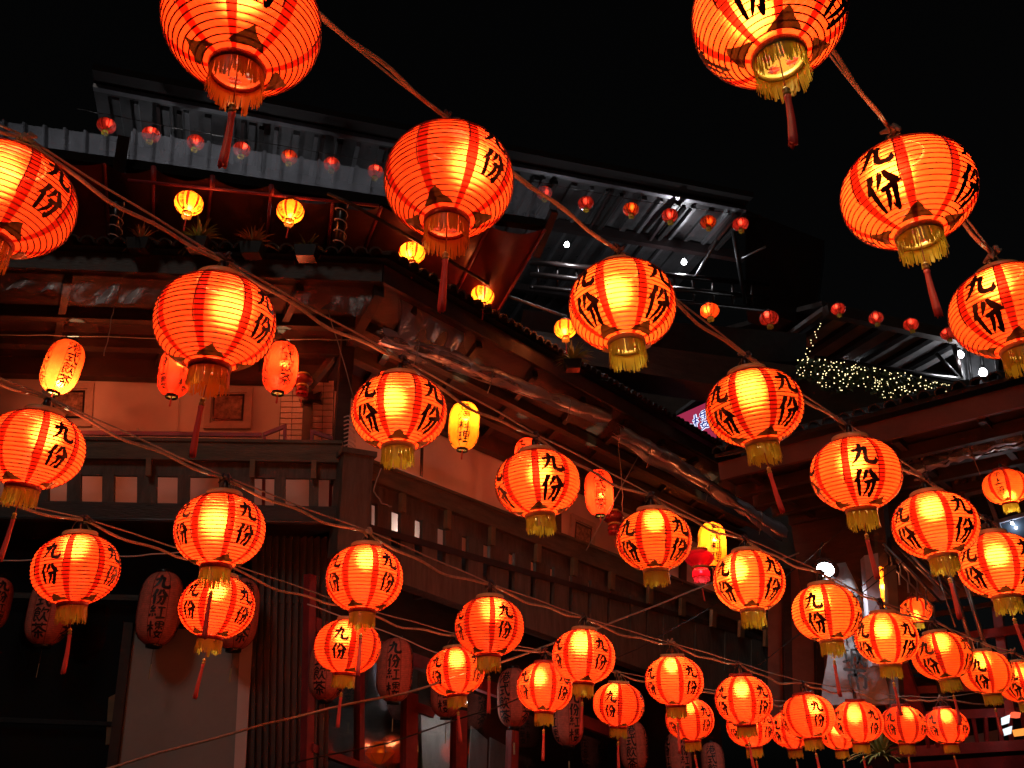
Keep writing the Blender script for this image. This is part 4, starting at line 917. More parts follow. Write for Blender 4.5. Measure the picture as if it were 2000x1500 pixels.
for k in range(9):                        # dark bars across the front strip of the ceiling
    a_ = fr_[0] + ed * (L_c * k / 9 + .06) - UPV * .11; b_ = fr_[0] + ed * (L_c * (k + 1) / 9 - .06) - UPV * .11
    child(TR, MB().beam(b_ + ed * .06 + bk * .05, b_ + ed * .06 + bk * 1.1, .07, .07), 'mullion', M['matte'])
# rear wall, railing and frame at the right end
child(TR, MB().prism([fr_[0] + bk * 6, fr_[1] + bk * 6 + ed * 3, fr_[1] + bk * 6 + ed * 3 - UPV * 3.2, fr_[0] + bk * 6 - UPV * 3.2], bk * .1), 'rear_wall', M['wood_dark'])
for y0, y1, r in ((512, 556, .05), (536, 582, .05), (560, 606, .04)):
    line(TR, 'railing', [at(1035, y0, 14.6), at(1500, y1, 16.4)], r, 'black')
for k in range(12): x = 1050 + k * 38; line(TR, 'baluster', [at(x, 513 + k * 3.6, 14.7 + k * .14), at(x + 1, 560 + k * 3.6, 14.7 + k * .14)], .025, 'black')
line(TR, 'corner_tube', [at(1432, 452, 15.4), at(1456, 592, 16.2)], .04, 'steel_dark'); line(TR, 'brace', [at(1400, 470, 15.3), at(1352, 552, 15.9)], .035, 'steel_light'); line(TR, 'brace', [at(1495, 482, 15.6), at(1448, 505, 15.8)], .02, 'steel_light')
child(TR, MB().prism([at(1022, 604, 14.4), at(1575, 652, 16.6), at(1575, 706, 16.6), at(1400, 706, 15.9), at(1015, 640, 14.4)], Vector((.1, .5, 0))), 'floor_edge', M['steel_dark'])
child(TR, MB().prism([at(1000, 640, 14.2), at(1560, 715, 16.2), at(1500, 768, 15.8), at(1060, 698, 14.2)], Vector((.1, .8, 0))), 'lower_wall', M['wood_dark'])
child(TR, MB().prism([at(1456, 410, 16.5), at(1610, 470, 17.2), at(1590, 640, 17.2), at(1456, 600, 16.5)], Vector((.2, .6, 0))), 'end_wall', M['black'])
white_lamp('bright white wall lamp on the terrace above the roof corner', 1107, 478, 14.6, .045, 36, 40)
white_lamp('bright white lamp under the terrace ceiling, right of the other', 1336, 512, 16.0, .05, 40, 40)
white_lamp('white lamp behind the corrugated screen on the upper left', 405, 356, 12.9, .045, 45, 14)
white_lamp('white lamp behind the corrugated screen left of the second highest cable lantern', 640, 388, 13.0, .045, 40, 14)  # added out of sight behind the beam to brighten ceiling and screens
white_lamp('white lamp behind the far left end of the corrugated screen', 180, 322, 12.3, .045, 9, 14)
# spiral-wrapped posts between the planters
for k, (x, y0, y1) in enumerate(((226, 395, 478), (664, 398, 492))):
    t = thing('wrapped_post', ['left dark post wound with pale rope lights', 'right dark post wound with pale rope lights'][k], 'post', at(x, y1, 10.4))
    line(t, 'post', [at(x + 4, y0, 10.4), at(x - 2, y1, 10.4)], .06, 'black')
    q = []
    for i in range(40):
        u = i / 39; p = at(x + 4 - 6 * u, y0 + (y1 - y0) * u, 10.4); a = u * 6.28 * 4.5; q.append(p + Vector((.075 * math.cos(a), .075 * math.sin(a), 0)))
    line(t, 'rope', q, .007, 'plaster', 5)
# ferns along the roof edge
M['fern_brown'] = surf('fern_brown', (.42, .23, .09), rough=.6, var=.4); M['fern_green'] = surf('fern_green', (.22, .27, .08), rough=.55, var=.4)
def fern(label, p, size, mat, seed, n=34):
    rn = random.Random(seed); t = thing('fern', label, 'plant', p); mb = MB()
    for k in range(n):
        a = rn.uniform(0, 6.28); el = rn.uniform(.3, 1.35); L = size * rn.uniform(.6, 1.1); w = size * .055; d = Vector((math.cos(a), math.sin(a), 0)); sd = Vector((-math.sin(a), math.cos(a), 0))
        c = Vector((0, 0, .0)); prev = None
        for j in range(6):
            u = j / 5; q = d * L * math.cos(el) * u + UPV * (L * math.sin(el) * u - L * .55 * u * u * math.cos(el)); ww = w * (1 - u) * (.6 + u) + .002; i0 = len(mb.v)
            mb.v += [tuple(q - sd * ww + p), tuple(q + sd * ww + p - UPV * .004)]
            if prev is not None: mb.f.append((prev, prev + 1, i0 + 1, i0))
            prev = i0
    child(t, mb, 'fronds', M[mat]); child(t, MB().add([(p.x - .1, p.y - .08, p.z - .14), (p.x + .1, p.y - .08, p.z - .14), (p.x + .1, p.y + .08, p.z - .14), (p.x - .1, p.y + .08, p.z - .14), (p.x - .13, p.y - .1, p.z), (p.x + .13, p.y - .1, p.z), (p.x + .13, p.y + .1, p.z), (p.x - .13, p.y + .1, p.z)], [(0, 3, 2, 1), (4, 5, 6, 7), (0, 1, 5, 4), (1, 2, 6, 5), (2, 3, 7, 6), (3, 0, 4, 7)]), 'planter', M['black'])
fern('brown fern on the roof edge, leftmost of the row', at(275, 472, 9.9), .30, 'fern_brown', 1); fern('bushy green and brown fern beside the left small yellow lantern', at(388, 470, 9.9), .38, 'fern_green', 2, 50)
fern('spiky brown fern on the roof edge, third from the left', at(494, 480, 9.9), .34, 'fern_brown', 3, 44); fern('pale thin fern on the roof edge, rightmost of the row', at(600, 486, 9.9), .26, 'fern_green', 4, 24)
fern('green potted plant on the eave below the far small yellow lantern', at(1118, 706, 12.4), .40, 'fern_green', 5, 60)
# pink light box sign
SG = thing('light_box_sign', 'glowing pink sign with blue and white characters behind the eave', 'sign', at(1350, 830, 17.6))
sc = [at(1300, 822, 17.7), at(1402, 776, 17.4), at(1398, 880, 17.4), at(1300, 900, 17.7)]
child(SG, MB().prism(sc, Vector((.05, .25, 0))), 'box', emit('pink_glow', (.70, .05, .14), .5))
def flat_text(par, ch, c, ux, uz, size, nrm, mat, name='lettering', wob=.6, grow=1.0):
    mb = MB(); old = G[ch]
    if grow != 1.0: G[ch] = [[(x, y, w * grow) for x, y, w in st] for st in old]
    add_char(mb, ch, lambda u, v: c + ux * ((u - 50) / 100 * size) + uz * ((v - 50) / 100 * size) + nrm, wob); G[ch] = old
    return child(par, mb, name, mat)
ux = (sc[1] - sc[0]).normalized(); uz = Vector((0, 0, 1)); fn = ux.cross(uz).normalized(); fn = fn if fn.y < 0 else -fn
M['sign_white'] = emit('sign_white', (.7, .75, 1), 1.6); M['sign_blue'] = emit('sign_blue', (.02, .03, .35), .6)
for ch, x, y in (('樓', 1370, 822), ('紅', 1337, 848)):
    c_ = at(x, y, 15.1); pl_ = Plane(sc[0], fn); c_ = pl_.hit(x, y)
    flat_text(SG, ch, c_, ux, uz, .40, fn * .012, M['sign_white'], grow=2.0); flat_text(SG, ch, c_, ux, uz, .40, fn * .02, M['sign_blue'], grow=.85)

# ------------------------------------------------------------------ second terrace, far right, with fairy lights
M['col_dull'] = surf('dull_grey_sheet', (.20, .20, .205), rough=.6, var=.4, scale=2)
T2 = thing('far_terrace', 'far roof terrace with ribbed grey ceiling above the fairy lights', 'building', at(1620, 640, 17.5))
z2 = at(1750, 670, 17.5).z; P2 = Plane((0, 0, z2), (0, 0, -1))
q2 = [P2.hit(x, y) for x, y in ((1608, 606), (1905, 668))]; e2_ = (q2[1] - q2[0]).normalized(); b2_ = Vector((-e2_.y, e2_.x, 0))
child(T2, MB().prism([q2[0], q2[1], q2[1] + b2_ * 5.5, q2[0] + b2_ * 5.5], Vector((0, 0, .08))), 'ceiling', M['col_dull'])
for k in range(6): p = q2[0] + e2_ * (.2 + k * .62) - UPV * .05; child(T2, MB().beam(p, p + b2_ * 5.4, .16, .1), 'ceiling_rib', M['steel_dark'])
child(T2, MB().beam(q2[0] - UPV * .04 - b2_ * .05, q2[1] - UPV * .04 - b2_ * .05, .16, .2), 'edge_beam', M['beam_brown'])
child(T2, MB().prism([q2[0] + UPV * .1, q2[1] + UPV * .1 + e2_ * 3, q2[1] + UPV * 1.1 + b2_ * 3 + e2_ * 3, q2[0] + UPV * 1.1 + b2_ * 3], Vector((0, 0, .1))), 'roof', M['tile'])
child(T2, MB().prism([q2[0] + b2_ * 5, q2[1] + b2_ * 5, q2[1] + b2_ * 5 - UPV * 4, q2[0] + b2_ * 5 - UPV * 4], b2_ * .1), 'rear_wall', M['wood_dark'])
line(T2, 'post', [at(1862, 668, 17.3), at(1880, 748, 17.3)], .05, 'black'); line(T2, 'brace', [at(1828, 690, 17.3), at(1876, 740, 17.3)], .04, 'steel_dark')
line(T2, 'sill', [at(1590, 700, 16.9), at(1880, 745, 16.9)], .07, 'black'); 
child(T2, MB().prism([at(1560, 715, 16.9), at(1885, 752, 16.9), at(1885, 860, 16.9), at(1560, 900, 16.9)], Vector((0, .3, 0))), 'parapet', M['wood_dark'])
gx = thing('glazed_bay', 'grey glazed bay lit from inside at the far right terrace', 'window', at(1880, 740, 17.8))
child(gx, MB().prism([at(1870, 672, 18), at(1950, 690, 18), at(1950, 750, 18), at(1880, 750, 18)], Vector((0, .1, 0))), 'panel', M['steel_light'])
for x in (1890, 1915, 1940): line(gx, 'bar', [at(x, 675, 17.85), at(x + 8, 750, 17.85)], .03, 'steel_dark')
white_lamp('white lamp at the left of the far right glazed bay', 1875, 693, 17.3, .075, 20, 30); white_lamp('white lamp low at the right of the far glazed bay', 1920, 728, 17.4, .08, 20, 30)
white_lamp('dim lamp lighting the ribbed far ceiling', 1640, 690, 18.2, .05, 26, 10)
# hedge with fairy lights
HG = thing('fairy_light_hedge', 'dark clipped hedge strung with tiny white fairy lights', 'hedge', at(1600, 760, 15.6))
rn = random.Random(5); lf_, fl_ = MB(), MB()
def hedge_pt():
    while True:
        x = rn.uniform(1556, 1858); c0 = 716 + (x - 1560) * .165; h = 26 * (1 - abs((x - 1700) / 190) ** 3) + 6; y = c0 + rn.uniform(-h * .75, h * 1.15)
        if math.sin(x * .055) * 12 + c0 + 30 > y: return x, y
for k in range(1500):
    x, y = hedge_pt(); p = at(x, y + 4, 15.7 + rn.uniform(-.05, .5)); a, b_ = Vector((rn.uniform(-1, 1), rn.uniform(-1, 1), rn.uniform(-1, 1))) * .05, Vector((rn.uniform(-1, 1), rn.uniform(-1, 1), rn.uniform(-1, 1))) * .04
    lf_.add([p - a, p + b_, p + a, p - b_], [(0, 1, 2, 3)])
def dot(mb, p, r): mb.add([p + Vector(v) * r for v in ((1, 0, 0), (-1, 0, 0), (0, 1, 0), (0, -1, 0), (0, 0, 1), (0, 0, -1))], [(0, 2, 4), (2, 1, 4), (1, 3, 4), (3, 0, 4), (2, 0, 5), (1, 2, 5), (3, 1, 5), (0, 3, 5)])
for k in range(210):
    x, y = hedge_pt(); dot(fl_, at(x, y, 15.55), rn.uniform(.007, .014))
for k in range(14): dot(fl_, at(1602 + rn.uniform(-5, 5) - k * 2.4, 632 + k * 5.4, 15.6), .010)
M['hedge'] = surf('hedge_leaf', (.03, .055, .02), rough=.6, var=.5)
child(HG, lf_, 'foliage', M['hedge'], kind='stuff'); child(HG, fl_, 'fairy_lights', emit('fairy', (1, .82, .40), 3.0), kind='stuff')
# ------------------------------------------------------------------ long lanterns of the teahouse
GLL = 'lit long lanterns under the teahouse eaves'
def LLat(pl, x, y, off, w): 
    p = pl.hit(x, y, off); d = (p - CAM).dot(_fw); return p, w * d / FPX / 2
for pl, x, y, off, w, tx, ch, pw, lz, lean, lab in (
    (LF, 122, 716, -.2, 68, 'lt_tea', 22, 3.0, -1.0, 7, 'lit long lantern at the far left, glowing yellow at its foot'),
    (LF, 343, 727, -.2, 63, 'lt_red', 38, 1.3, .5, 0, 'lit long red lantern half hidden behind the big lantern on the left'),
    (LF, 548, 718, -.2, 66, 'lt_tea', 22, 1.5, .1, 0, 'lit long red lantern left of the corner post'),
    (RF, 757, 768, -.3, 56, 'lt_red', 40, 1.0, .3, 0, 'long red lantern showing only its top behind the round lantern by the corner'),
    (RF, 906, 832, .0, 60, 'lt_food', 2, 2.6, .4, 3, 'bright yellow orange long lantern right of the corner'),
    (RF, 1030, 895, -.3, 50, 'lt_red', -30, 1.2, .2, 0, 'long orange lantern peeking out above the fourth middle cable lantern'),
    (RF, 1170, 962, .0, 56, 'lt_tea', 5, 1.6, -.3, 0, 'lit long red lantern over the right balcony'),
    (RF, 1391, 1064, .1, 54, 'lt_food', 18, 3.0, .3, 4, 'bright yellow long lantern beside the shiny crimson lantern'),
    (RF, 1562, 1202, .1, 44, 'lt_tea', -20, 1.6, -.4, 0, 'long orange lantern half hidden at the end of the right balcony')):
    p, r = LLat(pl, x, y, off, w)
    long_lantern(p, r, lab, tx, ch, 'silk_yellow' if tx == 'lt_food' else 'silk_orange' if x == 122 else 'silk_deep', pw * (.5 if tx == 'lt_food' else .75), lz, lean, GLL)
GLU = 'unlit long lanterns under the balcony'
for pl, x, y, off, w, tx, ch, lab in (
    (GL, 98, 1192, .3, 78, 'lt_tea', -22, 'unlit long lantern behind the lowest cable first lantern'), (GL, 312, 1188, .3, 82, 'lt_red', -4, 'unlit long lantern lettered 九份紅樓 above the grey blind'), (GL, 464, 1198, .3, 80, 'lt_tea', 20, 'unlit long lantern mostly behind the lower left lantern pair'),
    (GL, -12, 1180, .3, 60, 'lt_red', 20, 'unlit long lantern cut by the left picture edge'),
    (GR, 640, 1305, .3, 70, 'lt_tea', -25, 'unlit long lantern behind the third lowest cable lantern'), (GR, 771, 1308, .3, 70, 'lt_red', -4, 'unlit long lantern lettered 九份紅樓 left of the lamp glare'), (GR, 872, 1345, .3, 62, 'lt_red', -10, 'unlit long lantern above the white lamp glare'),
    (GR, 1003, 1362, .3, 64, 'lt_tea', 55, 'dark long lantern with its blank side turned to the front'), (GR, 1108, 1400, .3, 62, 'lt_red', 28, 'unlit long lantern showing two lettered sides'), (GR, 1238, 1458, .3, 54, 'lt_tea', -12, 'dark red long lantern below the sixth lowest cable lantern'),
    (GR, 1325, 1476, .3, 50, 'lt_red', 30, 'dark red long lantern at the bottom edge, second from its right neighbour'), (GR, 1393, 1492, .3, 46, 'lt_tea', -5, 'dark red long lantern at the bottom edge, farthest right')):
    p, r = LLat(pl, x, y, off, w)
    long_lantern(p, r, lab, tx, ch, 'paper_red', 0, group=GLU, tas=False, tag_=True, hw=1.05)

# ------------------------------------------------------------------ small lanterns on the terraces
cord('thin wire carrying the tiny red lanterns along the terrace', [at(x, y - w * .62, FPX * .25 / w) for x, y, w in ((150, 234, 35.6), (208, 245, 35), (382, 278, 33), (565, 307, 32), (733, 335, 31.2), (1063, 377, 31), (1232, 409, 31), (1446, 438, 31), (1500, 445, 31))], .006, 'black', 'strung_cord')
GY = 'small yellow lanterns on the terrace tube'
for i, (x, y, w) in enumerate(((369, 397, 54), (567, 413, 53), (805, 494, 50), (943, 577, 47), (1104, 642, 44))):
    round_lantern(at(x, y, FPX * .32 / w), .16, 'small bright yellow lantern, %s from the left along the terrace tube' % ordinal(i), (-32, 44, -3, -12, 40)[i], 'silk_yellow', 2.6, True, 'text_small', 0, GY, fr='orange_fringe', lamp_z=-.1, collar='collar_red', nleaf=3)
GRD = 'small red lanterns along the terrace ceiling'
for i, (x, y, w) in enumerate(((208, 245, 35), (295, 263, 34), (382, 278, 33), (472, 292, 33), (565, 307, 32), (648, 321, 32), (733, 335, 31), (1063, 377, 31), (1144, 397, 31), (1232, 409, 31), (1308, 421, 31), (1383, 434, 31), (1446, 438, 31))):
    round_lantern(at(x, y, FPX * .25 / w), .125, 'tiny red lantern, %s from the left in the row under the terrace ceiling' % (ordinal(i) if i < 12 else 'thirteenth'), random.uniform(-45, 45), 'silk_crimson' if i not in (4, 9, 11) else 'silk_amber', .12, False, 'text_small', 0, GRD, collar='collar_red', nleaf=3)
for x, y, w, pw, lab in ((1386, 607, 37, .9, 'tiny glowing orange lantern below the terrace railing'), (1502, 622, 36, .12, 'tiny red lantern right of the glowing one below the terrace'), (1100, 577, 26, .1, 'tiny red lantern half hidden left of the third highest cable lantern'), (1607, 803, 26, .1, 'tiny red lantern beside the wire under the fairy lights'), (1530, 722, 24, .08, 'tiny red lantern just above the fourth highest cable lantern'), (1680, 808, 30, .3, 'tiny tan lantern half hidden behind the right roof edge')):
    round_lantern(at(x, y, FPX * .30 / w), .15, lab, random.uniform(-40, 40), 'silk_crimson' if pw < .2 else 'silk_amber', pw, False, 'text_small', 0, 'single small lanterns below the terrace', collar='collar_red', nleaf=3)
for i, (x, y, w) in enumerate(((1637, 604, 27), (1711, 621, 28), (1779, 634, 28), (1852, 652, 28))):
    round_lantern(at(x, y, FPX * .235 / w), .1175, 'tiny red lantern, %s from the left on the beam over the fairy lights' % ordinal(i), random.uniform(-45, 45), 'silk_crimson', .14, False, 'text_small', 0, 'small red lanterns over the fairy lights', collar='collar_red', nleaf=3)
round_lantern(at(1964, 951, FPX * .46 / 82), .23, 'orange lantern lettered 小上海 under the right eave', -14, 'silk_amber', .8, False, 'text_shanghai', 10, lamp_z=-.5, collar='collar_red')
round_lantern(at(1789, 1192, FPX * .40 / 57), .20, 'small glowing orange lantern right of the grey column', -38, 'silk_amber', 1.3, False, 'text', 10, lamp_z=-.35, collar='collar_red')
p, r = at(1718, 1148, 11.6), .17
long_lantern(p, r, 'bright yellow long lantern mostly hidden behind the grey column', 'lt_food', 45, 'silk_yellow', 1.8, 0)
# shiny crimson palace lantern
def palace(p, rad, label, power, mat='silk_pink'):
    t = thing('palace_lantern', label, 'lantern', p); t.scale = (rad,) * 3
    def lobe(z0, z1, R): return [(R * (.55 + .45 * math.sin(math.pi * i / 10)), z1 + (z0 - z1) * i / 10) for i in range(11)]
    mb = MB().lathe(lobe(-.62, .55, 1.0), 24)
    mb.v = [(x * (1 + .05 * abs(math.sin(6 * math.atan2(y, x)))), y * (1 + .05 * abs(math.sin(6 * math.atan2(y, x)))), z) for x, y, z in mb.v]
    mb.build('shade', M[mat], t, True)
    MB().lathe([(.6, -.62), (.66, -.68), (.62, -.78), (.5, -.8)], 20).build('collar', M['bead'], t, True)
    MB().lathe([(.5, -.8), (.62, -1.0), (.66, -1.3), (.58, -1.42)], 20).build('lower_shade', M[mat], t, True)
    MB().lathe([(.6, .52), (.66, .58), (.6, .68), (.3, .72)], 20).build('top_collar', M['bead'], t, True)
    f = obj('fringe', PR['fringe1'], M['fr_pink'], t); f.location.z = -.35; f.scale = (1.7, 1.7, 1.1)
    obj('tassel_cord', PR['cord'], None, t).location.z = -.7; s = obj('tassel', PR['tassel1'], None, t); s.location.z = -.7
    if power: bulb(t, (0, 0, -.9), power * KP * .12, (1, .6, .5))
M['silk_pink'] = silk('silk_pink', (.7, .008, .02), pore=(1, .2, .2)); M['fr_pink'] = tinted('pink_fringe', (.8, .05, .08), .5)
M['silk_dull'] = surf('dull_red_silk', (.20, .02, .015), rough=.3, var=.3, bump=0)
p_, r_ = LLat(RF, 1366, 1090, .1, 54); palace(p_, r_, 'shiny crimson palace lantern with pink fringe beside the yellow long lantern', 2.2)
p_, r_ = LLat(RF, 1198, 1010, -.3, 40); palace(p_, r_, 'dim red palace lantern behind the fifth middle cable lantern', 0, 'silk_dull')
p_, r_ = LLat(LF, 592, 742, -.5, 38); palace(p_, r_, 'dim red palace lantern above the brick pier', 0, 'silk_dull')
# spinning-top lamp shade behind the lower panes
tp = thing('paper_lamp', 'orange faceted paper lamp behind the red window bars', 'lamp', GR.hit(742, 1468, -.35)); tp.scale = (.17,) * 3
MB().lathe([(.42, .62), (.55, .6), (1.0, -.1), (.35, -.72), (.12, -.78)], 6).build('shade', M['silk_yellow'], tp)
tl = MB(); [tl.tube([(1.01 * r * math.cos(a), 1.01 * r * math.sin(a), z) for r, z in ((.55, .6), (1.0, -.1), (.35, -.72))], .02, 4) for a in [k * math.pi / 3 for k in range(6)]]; tl.build('rib_wires', M['rib'], tp)
bulb(tp, (0, 0, .1), KP * .008)

# ------------------------------------------------------------------ restaurant on the right
RB = thing('right_restaurant', 'dark red timber building on the right with a tiled eave and glazed front', 'building', at(1750, 900, 11.5))
Z3 = at(1750, 852, 11.0).z; P3 = Plane((0, 0, Z3), (0, 0, -1))
A3, B3 = P3.hit(1408, 930), P3.hit(2060, 768)
d3 = (B3 - A3).normalized(); k3 = Vector((-d3.y, d3.x, 0)); k3 = k3 if k3.y > 0 else -k3
B3 = B3 + d3 * 1.5
child(RB, MB().beam(A3 + UPV * .06, B3 + UPV * .06, .08, .26), 'fascia', M['red_beam'] if 'red_beam' in M else surf('red_brown_beam', (.16, .05, .03), rough=.6, var=.4, scale=2))
rf3 = child(RB, MB().prism([A3 + UPV * .24 - k3 * .12, B3 + UPV * .24 - k3 * .12, B3 + UPV * 1.2 + k3 * 2.6, A3 + UPV * 1.2 + k3 * 2.6], Vector((0, 0, .05))), 'roof', M['tile'])
tile_row(rf3, A3 + UPV * .28 - k3 * .2, B3 + UPV * .28 - k3 * .2, k3, .36, step=.2, org=Vector(RB.location))
child(RB, MB().prism([A3 + k3 * .05, B3 + k3 * .05, B3 + k3 * 2.6 - UPV * .15, A3 + k3 * 2.6 - UPV * .15], Vector((0, 0, .05))), 'soffit', M['soffit'])
for s_ in (.45, 1.0, 1.6, 2.2): child(RB, MB().beam(A3 + k3 * s_ - UPV * (.12 + .03 * s_), B3 + k3 * s_ - UPV * (.12 + .03 * s_), .12, .16), 'ceiling_beam', M['beam_brown' if s_ < .5 else 'wood_dark'])
for k in range(7): p = A3 + d3 * (.4 + k * 1.0) - UPV * .06; child(RB, MB().beam(p + k3 * .06, p + k3 * 2.5 - UPV * .14, .08, .1), 'rafter', M['beam_brown'])
film_roll('rolled cloudy plastic curtain hung under the right eave', [P3.hit(1765, 892) - UPV * .16, P3.hit(2060, 806) - UPV * .16], .11, 12, mat='film2', loose=False)
# wall of the restaurant
W3a, W3b = A3 + k3 * 2.2, B3 + k3 * 2.2
child(RB, MB().prism([W3a - UPV * .1, W3b - UPV * .1, W3b - UPV * 1.7, W3a - UPV * 1.7], k3 * .12), 'wall', M['wood_dark'])
WP = Plane(W3a, -k3)
for k in range(9): x = 1862 + k * 17; slab(RB, 'frieze_slat', WP, [(x, 912 - k * 3), (x + 8, 911 - k * 3), (x + 10, 944 - k * 3), (x + 2, 945 - k * 3)], .12, .05, 'soffit' if k % 2 else 'batten')
M['frame_blue'] = surf('blue_grey_frame', (.20, .23, .30), rough=.35, var=.2, metal=.3)
wn = slab(RB, 'window', WP, [(1890, 975), (2010, 945), (2030, 1075), (1925, 1085)], .06, .02, 'glass_blue')
for a_, b_ in (((1885, 968), (2010, 938)), ((1888, 970), (1930, 1090)), ((1928, 965), (1968, 1075)), ((1910, 1030), (2020, 1000)), ((1925, 1085), (2030, 1065))):
    child(wn, MB().beam(WP.hit(*a_, .1), WP.hit(*b_, .1), .05, .05, k3), 'frame', M['frame_blue'])
white_lamp('small white lamp reflected in the blue window on the right', 1977, 1022, 11.6, .02, 3, 14)  # glowing globe and its light imitate a reflection in the glass
for k, (a_, b_, r) in enumerate((((1846, 1092), (1905, 1285), .022), ((1883, 1130), (1925, 1265), .024), ((1826, 1105), (1866, 1225), .008))): line(RB, 'downpipe', [at(*a_, 9.6), at(*b_, 9.3)], r, 'steel_light' if k < 2 else 'wire')
slab(RB, 'corner_post', WP, [(1700, 960), (1722, 955), (1760, 1400), (1735, 1400)], .9, .2, 'wood_dark')
cl = thing('grey_column', 'weathered grey column right of the stone sign', 'column', at(1712, 1260, 10.6))
M['col_grey'] = surf('grey_column', (.30, .27, .30), rough=.7, var=.3, scale=3); M['col_brown'] = surf('brown_column', (.16, .12, .07), rough=.6, var=.4, scale=3)
child(cl, MB().prism([at(1688, 1085, 10.8), at(1715, 1080, 10.8), at(1729, 1300, 10.6), at(1704, 1300, 10.6)], Vector((.03, .22, 0))), 'shaft', M['col_grey'])
cl2 = thing('brown_post', 'brown wooden post behind the grey column', 'post', at(1748, 1260, 11)); child(cl2, MB().prism([at(1732, 1105, 11.1), at(1750, 1103, 11.1), at(1762, 1300, 10.9), at(1742, 1300, 10.9)], Vector((.03, .2, 0))), 'shaft', M['col_brown'])
# openwork lattice panel
lt = thing('lattice_panel', 'grey zigzag lattice panel behind the small orange lantern', 'lattice', at(1750, 1100, 11.6))
for k in range(5):
    q = [at(1728 + k * 17 + dx, 1072 + k * 16 + dy, 11.6) for dx, dy in ((0, 0), (12, 14), (14, 34), (28, 48), (30, 70))]; line(lt, 'bar', q, .014, 'steel_light', 5)
for o in (0, 40): line(lt, 'rail', [at(1725 + o, 1062 + o * .2, 11.6), at(1840 + o, 1178 + o * .2, 11.4)], .02, 'steel_light', 5)
for k in range(4): line(RB, 'eave_pipe', [at(1735 + k * 16, 1050 + k * 2, 11.9), at(1850 + k * 14, 1165 - k * 8, 11.3)], .02, 'steel_dark' if k % 2 else 'steel_light', 6)
for k, (x0, y0, x1, y1, w_) in enumerate(((1735, 1165, 2050, 1100, .10), (1745, 1215, 2050, 1160, .07), (1750, 1262, 2050, 1222, .12), (1755, 1315, 2050, 1290, .06), (1760, 1350, 2050, 1335, .10), (1800, 1120, 1850, 1400, .10), (1935, 1090, 1975, 1400, .12))):
    child(RB, MB().beam(at(x0, y0, 13.0), at(x1, y1, 12.2), w_, w_), 'frame_beam', M['wood_dark' if k % 2 else 'red_paint'])
# lower right porch
PO = thing('porch', 'dark red porch with a low fretted railing at the lower right', 'building', at(1850, 1460, 13))
child(PO, MB().prism([at(1690, 1330, 13.8), at(2060, 1300, 13.0), at(2060, 1540, 13.0), at(1690, 1540, 13.8)], Vector((.1, .3, 0))), 'back_wall', M['wood_dark'])
child(PO, MB().beam(at(1760, 1400, 12.8), at(2050, 1388, 12.3), .1, .12), 'rail', M['red_paint']); child(PO, MB().beam(at(1740, 1470, 12.8), at(2050, 1452, 12.3), .1, .14), 'rail', M['red_paint'])
for k in range(12): x = 1780 + k * 24; child(PO, MB().beam(at(x, 1404 - k, 12.7 - k * .03), at(x + 4 + 6 * (k % 2), 1466 - k * 1.5, 12.7 - k * .03), .05, .05), 'baluster', M['red_paint'])
child(PO, MB().prism([at(1828, 1452, 13.2), at(1950, 1425, 13.0), at(1950, 1450, 13.0), at(1828, 1472, 13.2)], Vector((0, .05, 0))), 'pale_panel', M['plaster'])
child(PO, MB().prism([at(1700, 1495, 12.4), at(2060, 1470, 12), at(2060, 1560, 12), at(1700, 1560, 12.4)], Vector((0, .2, 0))), 'step_wall', M['red_paint'])
child(PO, MB().beam(at(1735, 1290, 12.6), at(1772, 1395, 12.6), .5, .1), 'board', M['red_paint'])
for i, (x, y, w, h) in enumerate(((1958, 1402, 15, 14), (1961, 1424, 16, 13))):
    t = thing('lit_notice', ['upper small glowing white notice at the right edge', 'lower small glowing white notice at the right edge'][i], 'sign', at(x, y, 12)); child(t, MB().prism([at(x, y, 12), at(x + w, y - 6, 12), at(x + w - 2, y + h - 4, 12), at(x + 1, y + h, 12)], Vector((0, .04, 0))), 'face', emit('notice%d' % i, (.85, .95, 1), 1.2))
t = thing('red_lamp_shade', 'small red orange lamp shade at the right edge', 'lamp', at(1985, 1393, 12)); child(t, MB().prism([at(1975, 1400, 12), at(1982, 1390, 12), at(1994, 1392, 12), at(1992, 1402, 12)], Vector((0, .1, 0))), 'shade', emit('shade_glow', (1, .12, .05), 1.3))
t = thing('orange_lamp_shade', 'small orange lamp shade beside the lower glowing notice', 'lamp', at(1990, 1430, 12)); child(t, MB().prism([at(1984, 1425, 12), at(2002, 1422, 12), at(2004, 1436, 12), at(1988, 1438, 12)], Vector((0, .1, 0))), 'shade', emit('shade_glow2', (1, .3, .05), 1.3))
# wall past the end of the balcony
EW = thing('side_wall', 'orange lit wall with dark posts past the end of the right balcony', 'wall', at(1560, 1330, 14.6))
child(EW, MB().prism([at(1500, 1110, 14.8), at(1625, 1110, 14.4), at(1622, 1420, 14.4), at(1500, 1420, 14.8)], Vector((.1, .2, 0))), 'panel', surf('faded_red_wall', (.34, .13, .08), rough=.8, var=.4, scale=2))
for x in (1528, 1590): child(EW, MB().prism([at(x, 1110, 14.3), at(x + 16, 1110, 14.3), at(x + 22, 1420, 14.3), at(x + 6, 1420, 14.3)], Vector((0, .1, 0))), 'post', M['wood_dark'])
